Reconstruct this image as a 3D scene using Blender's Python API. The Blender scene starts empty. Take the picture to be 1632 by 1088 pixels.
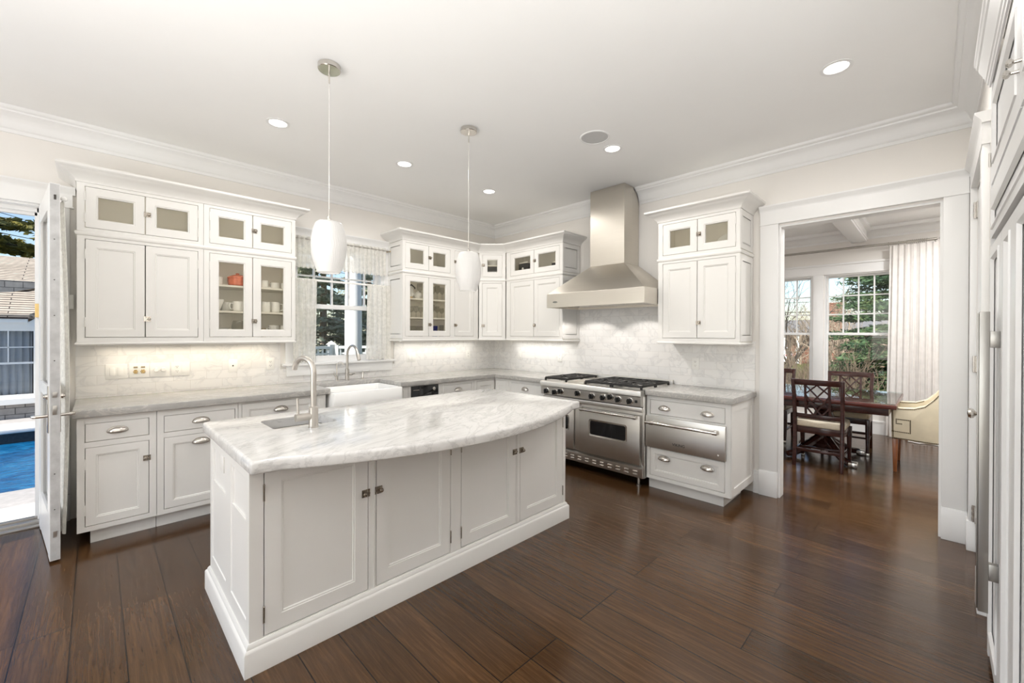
import bpy, bmesh, math, random
from mathutils import Vector, Matrix
S = bpy.context.scene
COL = S.collection
R = math.radians
PI = math.pi

# ---------------------------------------------------------------- camera, sky, sun, large lights, exposure
def setup_view():
    f, cy, a, pit, rol = 669.0, 533.7, R(45.224), R(0.21), R(0.177)
    Fw = Vector((math.cos(a), math.sin(a), 0)); Rt = Vector((math.sin(a), -math.cos(a), 0)); Up = Vector((0, 0, 1))
    Fw, Up = Fw*math.cos(pit)-Up*math.sin(pit), Up*math.cos(pit)+Fw*math.sin(pit)
    Rt, Up = Rt*math.cos(rol)+Up*math.sin(rol), Up*math.cos(rol)-Rt*math.sin(rol)
    cd = bpy.data.cameras.new('camera'); cam = bpy.data.objects.new('camera', cd); COL.objects.link(cam)
    cam.matrix_world = Matrix(((Rt.x, Up.x, -Fw.x, -4.2367), (Rt.y, Up.y, -Fw.y, -4.6431), (Rt.z, Up.z, -Fw.z, 1.427), (0, 0, 0, 1)))
    cd.sensor_fit = 'HORIZONTAL'; cd.sensor_width = 36.0; cd.lens = f/1632.0*36.0
    cd.shift_x = 0.0; cd.shift_y = -(544.0-cy)/1632.0
    cd.clip_start = 0.02; cd.clip_end = 400
    S.camera = cam
setup_view()

w = bpy.data.worlds.new('sky'); S.world = w; w.use_nodes = True
nt = w.node_tree; bg = nt.nodes['Background']
sky = nt.nodes.new('ShaderNodeTexSky'); sky.sky_type = 'NISHITA'; sky.sun_disc = False
sky.sun_elevation = R(42); sky.sun_rotation = R(-100); sky.air_density = 1.0; sky.dust_density = 0.7; sky.ozone_density = 1.2
nt.links.new(sky.outputs[0], bg.inputs[0]); bg.inputs[1].default_value = 0.20

sd = bpy.data.lights.new('sun', 'SUN'); sd.energy = 9.0; sd.angle = R(0.6); sd.color = (1.0, 0.95, 0.86)
sun = bpy.data.objects.new('sun', sd); COL.objects.link(sun)
sun.rotation_euler = Vector((0.84, 0.14, -0.74)).to_track_quat('-Z', 'Y').to_euler(); sun.location = (-20, 6, 18)

def area(name, loc, direction, sx, sy, power, color=(1, 1, 1), spread=180, shape='RECTANGLE'):
    ld = bpy.data.lights.new(name, 'AREA'); ld.shape = shape; ld.size = sx
    if shape == 'RECTANGLE': ld.size_y = sy
    ld.energy = power; ld.color = color; ld.spread = R(spread)
    o = bpy.data.objects.new(name, ld); COL.objects.link(o); o.location = loc
    o.rotation_euler = Vector(direction).to_track_quat('-Z', 'Y').to_euler()
    return o
# added lights out of view, standing in for daylight from assumed family room windows
area('west_fill_light', (-7.43, -2.3, 1.5), (1, 0, 0.12), 3.6, 2.3, 68, (0.97, 0.985, 1.0))
area('south_fill_light', (-5.9, -5.43, 1.5), (0, 1, 0.2), 2.2, 2.3, 7, (0.95, 0.98, 1.0))
area('ceiling_fill_west', (-5.3, -3.2, 1.45), (0.1, 0, 1), 1.4, 2.4, 50, (1.0, 0.99, 0.97))  # added to brighten the ceiling, no lamp is built here
area('ceiling_fill_south', (-3.9, -5.15, 1.5), (0.25, 0.1, 1), 1.4, 0.5, 58, (1.0, 0.99, 0.97))  # second added ceiling fill, unseen behind the camera

S.view_settings.view_transform = 'Standard'; S.view_settings.look = 'None'
S.view_settings.exposure = 0.0; S.view_settings.gamma = 1.0; S.view_settings.use_curve_mapping = False
cy_ = S.cycles
cy_.max_bounces = 10; cy_.diffuse_bounces = 6; cy_.glossy_bounces = 5; cy_.transmission_bounces = 8; cy_.transparent_max_bounces = 16
cy_.caustics_reflective = False; cy_.caustics_refractive = False; cy_.sample_clamp_indirect = 6.0
cy_.use_denoising = True

# ---------------------------------------------------------------- materials
MATS = {}
def newmat(name):
    m = bpy.data.materials.new(name); m.use_nodes = True; MATS[name] = m
    return m, m.node_tree, m.node_tree.nodes['Principled BSDF']
def ramp(nt, fac, stops):
    r = nt.nodes.new('ShaderNodeValToRGB'); el = r.color_ramp.elements
    while len(el) < len(stops): el.new(0.5)
    for e, (p, c) in zip(el, stops): e.position = p; e.color = (c[0], c[1], c[2], 1) if not isinstance(c, float) else (c, c, c, 1)
    nt.links.new(fac, r.inputs[0]); return r.outputs[0]
def coords(nt, scale=(1, 1, 1), rot=(0, 0, 0), src='Object', tex=False):
    t = nt.nodes.new('ShaderNodeTexCoord'); mp = nt.nodes.new('ShaderNodeMapping')
    if tex: mp.vector_type = 'TEXTURE'
    mp.inputs['Scale'].default_value = scale; mp.inputs['Rotation'].default_value = rot
    nt.links.new(t.outputs[src], mp.inputs[0]); return mp.outputs[0]
def noise(nt, vec, scale, detail=4, rough=0.55, dist=0.0):
    n = nt.nodes.new('ShaderNodeTexNoise'); n.inputs['Scale'].default_value = scale; n.inputs['Detail'].default_value = detail
    n.inputs['Roughness'].default_value = rough; n.inputs['Distortion'].default_value = dist
    nt.links.new(vec, n.inputs['Vector']); return n.outputs['Fac']
def bump(nt, b, h, strength, dist=0.01):
    n = nt.nodes.new('ShaderNodeBump'); n.inputs['Strength'].default_value = strength; n.inputs['Distance'].default_value = dist
    nt.links.new(h, n.inputs['Height']); nt.links.new(n.outputs[0], b.inputs['Normal'])
def mix(nt, fac, a, b, mode='MIX'):
    n = nt.nodes.new('ShaderNodeMix'); n.data_type = 'RGBA'; n.blend_type = mode
    if isinstance(fac, float): n.inputs[0].default_value = fac
    else: nt.links.new(fac, n.inputs[0])
    for k, v in ((6, a), (7, b)):
        if isinstance(v, tuple): n.inputs[k].default_value = (*v[:3], 1)
        else: nt.links.new(v, n.inputs[k])
    return n.outputs[2]
def simple(name, col, rough=0.5, metal=0.0, var=0.04, scale=6.0, stretch=(1, 1, 1), bmp=0.0, emit=0.0, spec=0.5, rvar=0.0, trans=0.0, ior=1.45):
    m, nt, b = newmat(name)
    v = coords(nt, stretch); n = noise(nt, v, scale)
    lo = tuple(max(0, c*(1-var)) for c in col); hi = tuple(min(1, c*(1+var)) for c in col)
    c = ramp(nt, n, [(0.3, lo), (0.7, hi)]); nt.links.new(c, b.inputs['Base Color'])
    b.inputs['Roughness'].default_value = rough; b.inputs['Metallic'].default_value = metal
    b.inputs['Specular IOR Level'].default_value = spec; b.inputs['IOR'].default_value = ior
    if name.startswith('steel'): b.inputs['Anisotropic'].default_value = 0.7
    if rvar:
        rr = ramp(nt, n, [(0.3, max(0.02, rough-rvar)), (0.7, rough+rvar)]); nt.links.new(rr, b.inputs['Roughness'])
    if bmp: bump(nt, b, n, bmp)
    if emit:
        nt.links.new(c, b.inputs['Emission Color']); b.inputs['Emission Strength'].default_value = emit
    if trans: b.inputs['Transmission Weight'].default_value = trans
    return m
simple('wall_paint', (0.80, 0.775, 0.74), 0.75, var=0.01, scale=2, bmp=0.02)
simple('ceiling_paint', (0.90, 0.90, 0.89), 0.85, var=0.008, scale=2, bmp=0.02)
simple('trim_paint', (0.82, 0.82, 0.815), 0.35, var=0.008, scale=3)
simple('cabinet_paint', (0.76, 0.748, 0.722), 0.38, var=0.01, scale=3)
simple('cabinet_paint_light', (0.82, 0.815, 0.80), 0.38, var=0.01, scale=3)
simple('interior_paint', (0.80, 0.775, 0.71), 0.5, var=0.02, scale=3)
simple('tall_paint', (0.80, 0.80, 0.80), 0.30, var=0.008, scale=2)
simple('steel', (0.72, 0.70, 0.665), 0.40, 1.0, var=0.02, scale=3, stretch=(1, 1, 40), rvar=0.015)
simple('steel_dark', (0.50, 0.48, 0.45), 0.36, 1.0, var=0.05, scale=5)
simple('steel_warm', (0.66, 0.62, 0.555), 0.36, 1.0, var=0.02, scale=3, stretch=(1, 1, 40), rvar=0.015)
simple('nickel', (0.66, 0.63, 0.59), 0.2, 1.0, var=0.05, scale=20)
simple('handle_steel', (0.40, 0.385, 0.36), 0.38, 1.0, var=0.02, scale=8)
simple('nickel_satin', (0.55, 0.52, 0.48), 0.33, 1.0, var=0.03, scale=20)
simple('latch_metal', (0.40, 0.36, 0.31), 0.25, 1.0, var=0.2, scale=80)
simple('brass', (0.62, 0.45, 0.20), 0.3, 1.0, var=0.08, scale=30)
simple('aged_brass', (0.40, 0.33, 0.22), 0.35, 1.0, var=0.1, scale=30)
simple('black_enamel', (0.018, 0.018, 0.018), 0.3, var=0.2, scale=30)
simple('cast_iron', (0.02, 0.019, 0.018), 0.5, var=0.3, scale=60, bmp=0.1)
simple('black_glass', (0.008, 0.008, 0.009), 0.05, var=0.2, scale=5)
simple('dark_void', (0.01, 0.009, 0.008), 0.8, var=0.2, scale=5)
simple('ceramic', (0.86, 0.86, 0.85), 0.08, var=0.01, scale=3)
simple('china', (0.80, 0.80, 0.78), 0.12, var=0.02, scale=6)
simple('coral_glaze', (0.72, 0.22, 0.13), 0.2, var=0.2, scale=25)
simple('plate_white', (0.84, 0.83, 0.80), 0.3, var=0.01, scale=4)
simple('dark_slot', (0.05, 0.045, 0.04), 0.6, var=0.1, scale=10)
simple('mahogany', (0.040, 0.013, 0.010), 0.16, var=0.35, scale=7, stretch=(6, 1, 6))
simple('mahogany_red', (0.085, 0.019, 0.014), 0.16, var=0.3, scale=7, stretch=(6, 1, 6))
simple('cherry_leg', (0.22, 0.075, 0.025), 0.25, var=0.25, scale=9, stretch=(6, 6, 1))
simple('seat_fabric', (0.62, 0.55, 0.43), 0.85, var=0.06, scale=90, bmp=0.1)
simple('cream_leather', (0.68, 0.60, 0.44), 0.5, var=0.05, scale=12, bmp=0.04)
simple('nailhead', (0.10, 0.07, 0.035), 0.35, 1.0, var=0.2, scale=50)
simple('rod_metal', (0.45, 0.43, 0.39), 0.35, 1.0, var=0.05, scale=20)
simple('pendant_glass', (0.70, 0.69, 0.675), 0.35, var=0.01, scale=8, emit=0.06)
simple('bulb_glow', (1.0, 0.97, 0.92), 0.5, var=0.0, emit=4.0)
simple('speaker_mesh', (0.55, 0.55, 0.545), 0.8, var=0.05, scale=200)
simple('cord_clear', (0.72, 0.70, 0.67), 0.3, 0.4, var=0.05, scale=40)
# glass
def glass(name, tint=(1, 1, 1), rough=0.0, refl=0.12):
    m = bpy.data.materials.new(name); m.use_nodes = True; MATS[name] = m; nt = m.node_tree
    nt.nodes.remove(nt.nodes['Principled BSDF']); out = nt.nodes['Material Output']
    tr = nt.nodes.new('ShaderNodeBsdfTransparent'); gl = nt.nodes.new('ShaderNodeBsdfGlossy'); mx = nt.nodes.new('ShaderNodeMixShader')
    v = coords(nt); n = noise(nt, v, 3.0)
    c = ramp(nt, n, [(0.3, tuple(t*0.985 for t in tint)), (0.7, tint)]); nt.links.new(c, tr.inputs[0])
    gl.inputs['Roughness'].default_value = rough
    fr = nt.nodes.new('ShaderNodeFresnel'); fr.inputs['IOR'].default_value = 1.45
    geo = nt.nodes.new('ShaderNodeNewGeometry'); k = nt.nodes.new('ShaderNodeMath'); k.operation = 'SUBTRACT'; k.inputs[0].default_value = 1.0; k.use_clamp = True
    nt.links.new(geo.outputs['Backfacing'], k.inputs[1]); k2 = nt.nodes.new('ShaderNodeMath'); k2.operation = 'MULTIPLY'
    nt.links.new(k.outputs[0], k2.inputs[0]); nt.links.new(fr.outputs[0], k2.inputs[1]); nt.links.new(k2.outputs[0], mx.inputs[0])
    nt.links.new(tr.outputs[0], mx.inputs[1]); nt.links.new(gl.outputs[0], mx.inputs[2]); nt.links.new(mx.outputs[0], out.inputs[0])
    return m
glass('window_glass'); glass('cabinet_glass', (0.93, 0.92, 0.89)); glass('drink_glass', (0.90, 0.90, 0.89), 0.02); glass('blue_glass', (0.25, 0.35, 0.85), 0.02)
glass('table_glass', (0.88, 0.95, 0.93), 0.0)
def fabric(name, col, trans, alpha=1.0, pat=0.0):
    m = bpy.data.materials.new(name); m.use_nodes = True; MATS[name] = m; nt = m.node_tree
    nt.nodes.remove(nt.nodes['Principled BSDF']); out = nt.nodes['Material Output']
    v = coords(nt); n = noise(nt, v, 14.0, 5)
    c = ramp(nt, n, [(0.3, tuple(t*0.93 for t in col)), (0.7, col)])
    d = nt.nodes.new('ShaderNodeBsdfDiffuse'); t = nt.nodes.new('ShaderNodeBsdfTranslucent'); mx = nt.nodes.new('ShaderNodeMixShader')
    mx.inputs[0].default_value = trans
    nt.links.new(c, d.inputs[0]); nt.links.new(c, t.inputs[0]); nt.links.new(d.outputs[0], mx.inputs[1]); nt.links.new(t.outputs[0], mx.inputs[2])
    res = mx.outputs[0]
    if alpha < 1:
        tp = nt.nodes.new('ShaderNodeBsdfTransparent'); m2 = nt.nodes.new('ShaderNodeMixShader')
        a = ramp(nt, noise(nt, v, 26.0, 3, 0.6, 0.6), [(0.35, max(0.0, alpha-pat)), (0.65, min(1.0, alpha+pat))])
        nt.links.new(a, m2.inputs[0]); nt.links.new(tp.outputs[0], m2.inputs[1]); nt.links.new(res, m2.inputs[2]); res = m2.outputs[0]
    nt.links.new(res, out.inputs[0]); return m
fabric('sheer_curtain', (0.95, 0.925, 0.90), 0.4)
fabric('lace', (0.96, 0.94, 0.89), 0.25, 0.55, 0.06)
fabric('door_sheer', (0.93, 0.92, 0.88), 0.25, 0.85, 0.1)
fabric('house_curtain', (0.42, 0.46, 0.50), 0.2)
def floor_mat():
    m, nt, b = newmat('oak_floor')
    t = nt.nodes.new('ShaderNodeTexCoord'); sp = nt.nodes.new('ShaderNodeSeparateXYZ'); cb = nt.nodes.new('ShaderNodeCombineXYZ')
    nt.links.new(t.outputs['Object'], sp.inputs[0]); nt.links.new(sp.outputs[1], cb.inputs[0]); nt.links.new(sp.outputs[0], cb.inputs[1])
    br = nt.nodes.new('ShaderNodeTexBrick'); nt.links.new(cb.outputs[0], br.inputs['Vector'])
    br.offset = 0.37; br.offset_frequency = 3
    for k, v in (('Scale', 1.0), ('Mortar Size', 0.0026), ('Mortar Smooth', 0.2), ('Bias', 0.0), ('Brick Width', 1.7), ('Row Height', 0.18)): br.inputs[k].default_value = v
    br.inputs['Color1'].default_value = (0.0, 0, 0, 1); br.inputs['Color2'].default_value = (1, 1, 1, 1); br.inputs['Mortar'].default_value = (0, 0, 0, 1)
    mp = nt.nodes.new('ShaderNodeMapping'); mp.inputs['Scale'].default_value = (0.9, 17.0, 1); nt.links.new(cb.outputs[0], mp.inputs[0])
    ad = nt.nodes.new('ShaderNodeVectorMath'); ad.operation = 'MULTIPLY_ADD'
    nt.links.new(br.outputs['Color'], ad.inputs[0]); ad.inputs[1].default_value = (7, 5, 3); nt.links.new(mp.outputs[0], ad.inputs[2])
    g = noise(nt, ad.outputs[0], 4.0, 9, 0.70, 0.7)
    grain = ramp(nt, g, [(0.25, (0.038, 0.018, 0.0075)), (0.5, (0.068, 0.034, 0.0145)), (0.75, (0.125, 0.066, 0.028))])
    tone = ramp(nt, br.outputs['Color'], [(0.0, (0.72, 0.69, 0.67)), (1.0, (1.16, 1.13, 1.08))])
    c1 = mix(nt, 1.0, grain, tone, 'MULTIPLY')
    c = mix(nt, br.outputs['Fac'], c1, (0.006, 0.003, 0.002)); nt.links.new(c, b.inputs['Base Color'])
    rr = ramp(nt, g, [(0.3, 0.11), (0.7, 0.19)]); nt.links.new(rr, b.inputs['Roughness'])
    mh = nt.nodes.new('ShaderNodeMath'); mh.operation = 'MULTIPLY_ADD'; nt.links.new(br.outputs['Fac'], mh.inputs[0]); mh.inputs[1].default_value = -0.6
    wv = nt.nodes.new('ShaderNodeTexWave'); wv.bands_direction = 'Y'; wv.inputs['Scale'].default_value = 0.3142/0.18; wv.inputs['Distortion'].default_value = 0.0
    nt.links.new(cb.outputs[0], wv.inputs['Vector'])
    g2 = nt.nodes.new('ShaderNodeMath'); g2.operation = 'MULTIPLY_ADD'; nt.links.new(wv.outputs['Fac'], g2.inputs[0]); g2.inputs[1].default_value = 0.35; nt.links.new(g, g2.inputs[2])
    nt.links.new(g2.outputs[0], mh.inputs[2]); bump(nt, b, mh.outputs[0], 0.12, 0.006)
floor_mat()
def tile_mat(name, horizontal):
    m, nt, b = newmat(name)
    t = nt.nodes.new('ShaderNodeTexCoord'); sp = nt.nodes.new('ShaderNodeSeparateXYZ'); cb = nt.nodes.new('ShaderNodeCombineXYZ')
    nt.links.new(t.outputs['Object'], sp.inputs[0]); nt.links.new(sp.outputs[horizontal], cb.inputs[0]); nt.links.new(sp.outputs[2], cb.inputs[1])
    br = nt.nodes.new('ShaderNodeTexBrick'); nt.links.new(cb.outputs[0], br.inputs['Vector'])
    for k, v in (('Scale', 1.0), ('Mortar Size', 0.0016), ('Mortar Smooth', 0.2), ('Bias', 0.0), ('Brick Width', 0.235), ('Row Height', 0.0775)): br.inputs[k].default_value = v
    br.inputs['Color1'].default_value = (0, 0, 0, 1); br.inputs['Color2'].default_value = (1, 1, 1, 1)
    ad = nt.nodes.new('ShaderNodeVectorMath'); ad.operation = 'MULTIPLY_ADD'
    nt.links.new(br.outputs['Color'], ad.inputs[0]); ad.inputs[1].default_value = (3, 2, 1); nt.links.new(cb.outputs[0], ad.inputs[2])
    n = noise(nt, ad.outputs[0], 3.2, 6, 0.55, 1.2)
    ve = ramp(nt, n, [(0.0, (0.82, 0.81, 0.80)), (0.46, (0.815, 0.805, 0.79)), (0.50, (0.70, 0.695, 0.69)), (0.525, (0.79, 0.785, 0.775)), (1.0, (0.83, 0.82, 0.81))])
    tone = ramp(nt, br.outputs['Color'], [(0, (0.955, 0.95, 0.945)), (1, (1.0, 1.0, 1.0))])
    c = mix(nt, br.outputs['Fac'], mix(nt, 1.0, ve, tone, 'MULTIPLY'), (0.66, 0.64, 0.62)); nt.links.new(c, b.inputs['Base Color'])
    b.inputs['Roughness'].default_value = 0.3; 
    inv = nt.nodes.new('ShaderNodeMath'); inv.operation = 'SUBTRACT'; inv.inputs[0].default_value = 1.0; nt.links.new(br.outputs['Fac'], inv.inputs[1])
    bump(nt, b, inv.outputs[0], 0.25, 0.002)
tile_mat('marble_tile_north', 0); tile_mat('marble_tile_east', 1)
def marble():
    m, nt, b = newmat('island_marble')
    v = coords(nt, (1.5, 0.30, 0.35), (0, 0, R(14)), tex=True)
    n = noise(nt, v, 2.4, 10, 0.66, 0.7)
    v2 = coords(nt, (1.2, 0.45, 0.45), (0, 0, R(24)), tex=True); n2 = noise(nt, v2, 2.6, 9, 0.68, 1.6)
    base = ramp(nt, n, [(0.28, (0.53, 0.525, 0.515)), (0.42, (0.65, 0.64, 0.625)), (0.56, (0.72, 0.71, 0.695)), (0.75, (0.62, 0.61, 0.60))])
    vein = ramp(nt, n2, [(0.46, (1, 1, 1)), (0.50, (0.80, 0.80, 0.80)), (0.53, (1, 1, 1))])
    nt.links.new(mix(nt, 1.0, base, vein, 'MULTIPLY'), b.inputs['Base Color']); b.inputs['Roughness'].default_value = 0.09
marble()
def greystone():
    m, nt, b = newmat('grey_stone')
    n = noise(nt, coords(nt, (1, 1, 1)), 5.0, 8, 0.65, 0.5); n2 = noise(nt, coords(nt, (1.2, 3, 3), (0, 0, R(20))), 3.0, 7, 0.6, 2.0)
    base = ramp(nt, n, [(0.3, (0.36, 0.35, 0.332)), (0.7, (0.46, 0.45, 0.432))]); vein = ramp(nt, n2, [(0.47, (1, 1, 1)), (0.5, (1.35, 1.33, 1.3)), (0.53, (1, 1, 1))])
    nt.links.new(mix(nt, 1.0, base, vein, 'MULTIPLY'), b.inputs['Base Color']); b.inputs['Roughness'].default_value = 0.22
greystone()
def brickish(name, c1, c2, mortar, bw, rh, ms, axes=(0, 2), rough=0.8, bstr=0.6):
    m, nt, b = newmat(name)
    t = nt.nodes.new('ShaderNodeTexCoord'); sp = nt.nodes.new('ShaderNodeSeparateXYZ'); cb = nt.nodes.new('ShaderNodeCombineXYZ')
    nt.links.new(t.outputs['Object'], sp.inputs[0]); nt.links.new(sp.outputs[axes[0]], cb.inputs[0]); nt.links.new(sp.outputs[axes[1]], cb.inputs[1])
    br = nt.nodes.new('ShaderNodeTexBrick'); nt.links.new(cb.outputs[0], br.inputs['Vector'])
    for k, v in (('Scale', 1.0), ('Mortar Size', ms), ('Brick Width', bw), ('Row Height', rh)): br.inputs[k].default_value = v
    br.inputs['Color1'].default_value = (*c1, 1); br.inputs['Color2'].default_value = (*c2, 1); br.inputs['Mortar'].default_value = (*mortar, 1)
    n = noise(nt, cb.outputs[0], 9.0); tone = ramp(nt, n, [(0.3, (0.8, 0.8, 0.8)), (0.7, (1.1, 1.1, 1.1))])
    nt.links.new(mix(nt, 1.0, br.outputs['Color'], tone, 'MULTIPLY'), b.inputs['Base Color']); b.inputs['Roughness'].default_value = rough
    inv = nt.nodes.new('ShaderNodeMath'); inv.operation = 'SUBTRACT'; inv.inputs[0].default_value = 1.0; nt.links.new(br.outputs['Fac'], inv.inputs[1]); bump(nt, b, inv.outputs[0], bstr, 0.01)
brickish('shingle_wall', (0.30, 0.29, 0.28), (0.36, 0.345, 0.33), (0.10, 0.10, 0.10), 0.24, 0.12, 0.006)
brickish('cedar_band', (0.30, 0.20, 0.13), (0.36, 0.25, 0.17), (0.12, 0.08, 0.06), 0.16, 0.4, 0.006)
brickish('roof_shingle', (0.42, 0.36, 0.29), (0.52, 0.45, 0.37), (0.05, 0.04, 0.035), 1.3, 0.044, 0.007)
brickish('red_brick', (0.20, 0.065, 0.038), (0.27, 0.10, 0.055), (0.26, 0.21, 0.17), 0.25, 0.09, 0.01, axes=(1, 2))
def water():
    m, nt, b = newmat('pool_water')
    v = coords(nt, (1, 1, 1)); n = noise(nt, v, 3.2, 5, 0.6, 1.2)
    c = ramp(nt, n, [(0.3, (0.002, 0.045, 0.15)), (0.55, (0.004, 0.11, 0.27)), (0.75, (0.03, 0.22, 0.42))]); nt.links.new(c, b.inputs['Base Color'])
    b.inputs['Roughness'].default_value = 0.12; b.inputs['IOR'].default_value = 1.33; bump(nt, b, noise(nt, v, 12.0, 4), 0.35, 0.05)
water()
def leafmat(name, a, bb, c):
    m, nt, b = newmat(name); n = noise(nt, coords(nt), 2.4, 5, 0.7); col = ramp(nt, n, [(0.3, a), (0.52, bb), (0.72, c)])
    nt.links.new(col, b.inputs['Base Color']); b.inputs['Roughness'].default_value = 0.7
    t = nt.nodes.new('ShaderNodeBsdfTranslucent'); mx = nt.nodes.new('ShaderNodeMixShader'); mx.inputs[0].default_value = 0.4; nt.links.new(col, t.inputs[0])
    nt.links.new(b.outputs[0], mx.inputs[1]); nt.links.new(t.outputs[0], mx.inputs[2]); nt.links.new(mx.outputs[0], nt.nodes['Material Output'].inputs[0])
leafmat('spruce_needles', (0.035, 0.085, 0.05), (0.11, 0.20, 0.09), (0.30, 0.36, 0.14))
leafmat('cedar_needles', (0.05, 0.06, 0.03), (0.24, 0.23, 0.075), (0.55, 0.46, 0.13))
leafmat('yew_needles', (0.22, 0.26, 0.20), (0.45, 0.48, 0.37), (0.72, 0.72, 0.60))
leafmat('hedge_leaves', (0.16, 0.20, 0.13), (0.36, 0.38, 0.27), (0.62, 0.60, 0.48))
leafmat('dry_twigs', (0.14, 0.10, 0.07), (0.28, 0.22, 0.16), (0.40, 0.33, 0.24))
leafmat('lawn_grass', (0.10, 0.13, 0.035), (0.20, 0.22, 0.06), (0.32, 0.29, 0.11))
simple('bark', (0.055, 0.045, 0.038), 0.9, var=0.4, scale=20, bmp=0.3)
simple('bark_pale', (0.30, 0.24, 0.18), 0.9, var=0.3, scale=20, bmp=0.3)
simple('cream_stone', (0.78, 0.74, 0.66), 0.7, var=0.05, scale=8)
simple('grey_paver', (0.42, 0.40, 0.39), 0.8, var=0.12, scale=14, bmp=0.1)
simple('white_coping', (0.66, 0.65, 0.64), 0.7, var=0.05, scale=10)
simple('pool_tile', (0.03, 0.04, 0.05), 0.3, var=0.3, scale=30)
simple('asphalt', (0.20, 0.20, 0.20), 0.9, var=0.15, scale=20)
simple('car_paint', (0.80, 0.81, 0.82), 0.15, var=0.02, scale=3)
simple('car_glass', (0.04, 0.05, 0.06), 0.05, var=0.1, scale=3)
simple('tail_lamp', (0.55, 0.02, 0.015), 0.2, var=0.1, scale=10)
simple('rubber', (0.02, 0.02, 0.02), 0.8, var=0.2, scale=30)
simple('gutter_dark', (0.05, 0.035, 0.03), 0.5, var=0.1, scale=10)
simple('porch_white', (0.78, 0.79, 0.78), 0.5, var=0.02, scale=5)
simple('threshold_metal', (0.45, 0.42, 0.38), 0.4, 0.6, var=0.05, scale=20)
simple('weather_edge', (0.50, 0.50, 0.50), 0.6, var=0.15, scale=14)

# ---------------------------------------------------------------- mesh helpers
class Fr:
    def __init__(s, o=(0, 0, 0), u=(1, 0, 0), v=(0, 1, 0), w=(0, 0, 1)): s.o, s.u, s.v, s.w = Vector(o), Vector(u), Vector(v), Vector(w)
    def __call__(s, a, b, c): return s.o + s.u*a + s.v*b + s.w*c
WF = Fr()
NA = Fr((0, 0, 0), (1, 0, 0), (0, -1, 0))       # north wall: u = x, v = out of the wall
EB = Fr((0, 0, 0), (0, -1, 0), (-1, 0, 0))      # east wall: u = -y, v = out of the wall
class MB:
    def __init__(s, F=WF): s.F = F; s.v = []; s.f = []
    def pts(s, L):
        i = len(s.v); s.v += [s.F(*p) for p in L]; return list(range(i, i+len(L)))
    def box(s, a0, a1, b0, b1, c0, c1):
        i = s.pts([(a0, b0, c0), (a1, b0, c0), (a1, b1, c0), (a0, b1, c0), (a0, b0, c1), (a1, b0, c1), (a1, b1, c1), (a0, b1, c1)])
        for q in ((0, 3, 2, 1), (4, 5, 6, 7), (0, 1, 5, 4), (1, 2, 6, 5), (2, 3, 7, 6), (3, 0, 4, 7)): s.f.append([i[k] for k in q])
        return s
    def rings(s, loops, cap0=True, cap1=True, closed=True):
        L = [s.pts(l) for l in loops]; n = len(L[0])
        for A, B in zip(L, L[1:]):
            for k in range(n if closed else n-1): s.f.append([A[k], A[(k+1) % n], B[(k+1) % n], B[k]])
        if cap0: s.f.append(L[0][::-1])
        if cap1: s.f.append(L[-1])
        return s
    def lathe(s, prof, c=(0, 0, 0), seg=24, axis='c', cap0=True, cap1=True, rad=None):
        loops = []
        for r, z in prof:
            l = []
            for k in range(seg):
                t = 2*PI*k/seg; rr = r*(rad(t, z) if rad else 1); x, y = rr*math.cos(t), rr*math.sin(t)
                l.append({'c': (c[0]+x, c[1]+y, c[2]+z), 'a': (c[0]+z, c[1]+x, c[2]+y), 'b': (c[0]+x, c[1]+z, c[2]+y)}[axis])
            loops.append(l)
        return s.rings(loops, cap0, cap1)
    def tube(s, P, r, seg=8, cap=True):
        P = [Vector(p) for p in P]; n = len(P); rs = r if isinstance(r, (list, tuple)) else [r]*n
        loops = []; up = None
        for i, p in enumerate(P):
            d = (P[min(i+1, n-1)]-P[max(i-1, 0)]).normalized()
            if up is None:
                up = Vector((0, 0, 1)) if abs(d.z) < 0.9 else Vector((1, 0, 0))
            x = d.cross(up).normalized(); y = x.cross(d).normalized(); up = y
            loops.append([tuple(p + x*(rs[i]*math.cos(2*PI*k/seg)) + y*(rs[i]*math.sin(2*PI*k/seg))) for k in range(seg)])
        return s.rings(loops, cap, cap)
    def prism(s, poly, c0, c1, plane='ab'):
        m = {'ab': lambda p, c: (p[0], p[1], c), 'ac': lambda p, c: (p[0], c, p[1]), 'bc': lambda p, c: (c, p[0], p[1])}[plane]
        return s.rings([[m(p, c0) for p in poly], [m(p, c1) for p in poly]])
    def ball(s, c, r, seg=12, rg=8, sq=(1, 1, 1), lo=-90, hi=90):
        loops = []
        for i in range(rg+1):
            t = R(lo+(hi-lo)*i/rg); rr = max(1e-4, math.cos(t)*r); z = math.sin(t)*r
            loops.append([(c[0]+rr*math.cos(2*PI*k/seg)*sq[0], c[1]+rr*math.sin(2*PI*k/seg)*sq[1], c[2]+z*sq[2]) for k in range(seg)])
        return s.rings(loops)
    def quad(s, *p): s.f.append(s.pts(p)); return s
    def sweep(s, path, prof, seg=None, closed_prof=True):
        n = len(path); P = [Vector((p[0], p[1])) for p in path]; M = []
        nr = lambda d: Vector((d.y, -d.x))
        for i in range(n):
            d0 = (P[i]-P[i-1]).normalized() if i > 0 else None; d1 = (P[i+1]-P[i]).normalized() if i < n-1 else None
            if d0 is None: m = nr(d1)
            elif d1 is None: m = nr(d0)
            else:
                a, b = nr(d0), nr(d1); m = (a+b).normalized(); m = m/max(0.2, m.dot(a))
            M.append(m)
        i0, i1 = seg if seg else (0, n-1)
        return s.rings([[(P[i].x+M[i].x*o, P[i].y+M[i].y*o, z) for o, z in prof] for i in range(i0, i1+1)])
WL = {}
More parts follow.
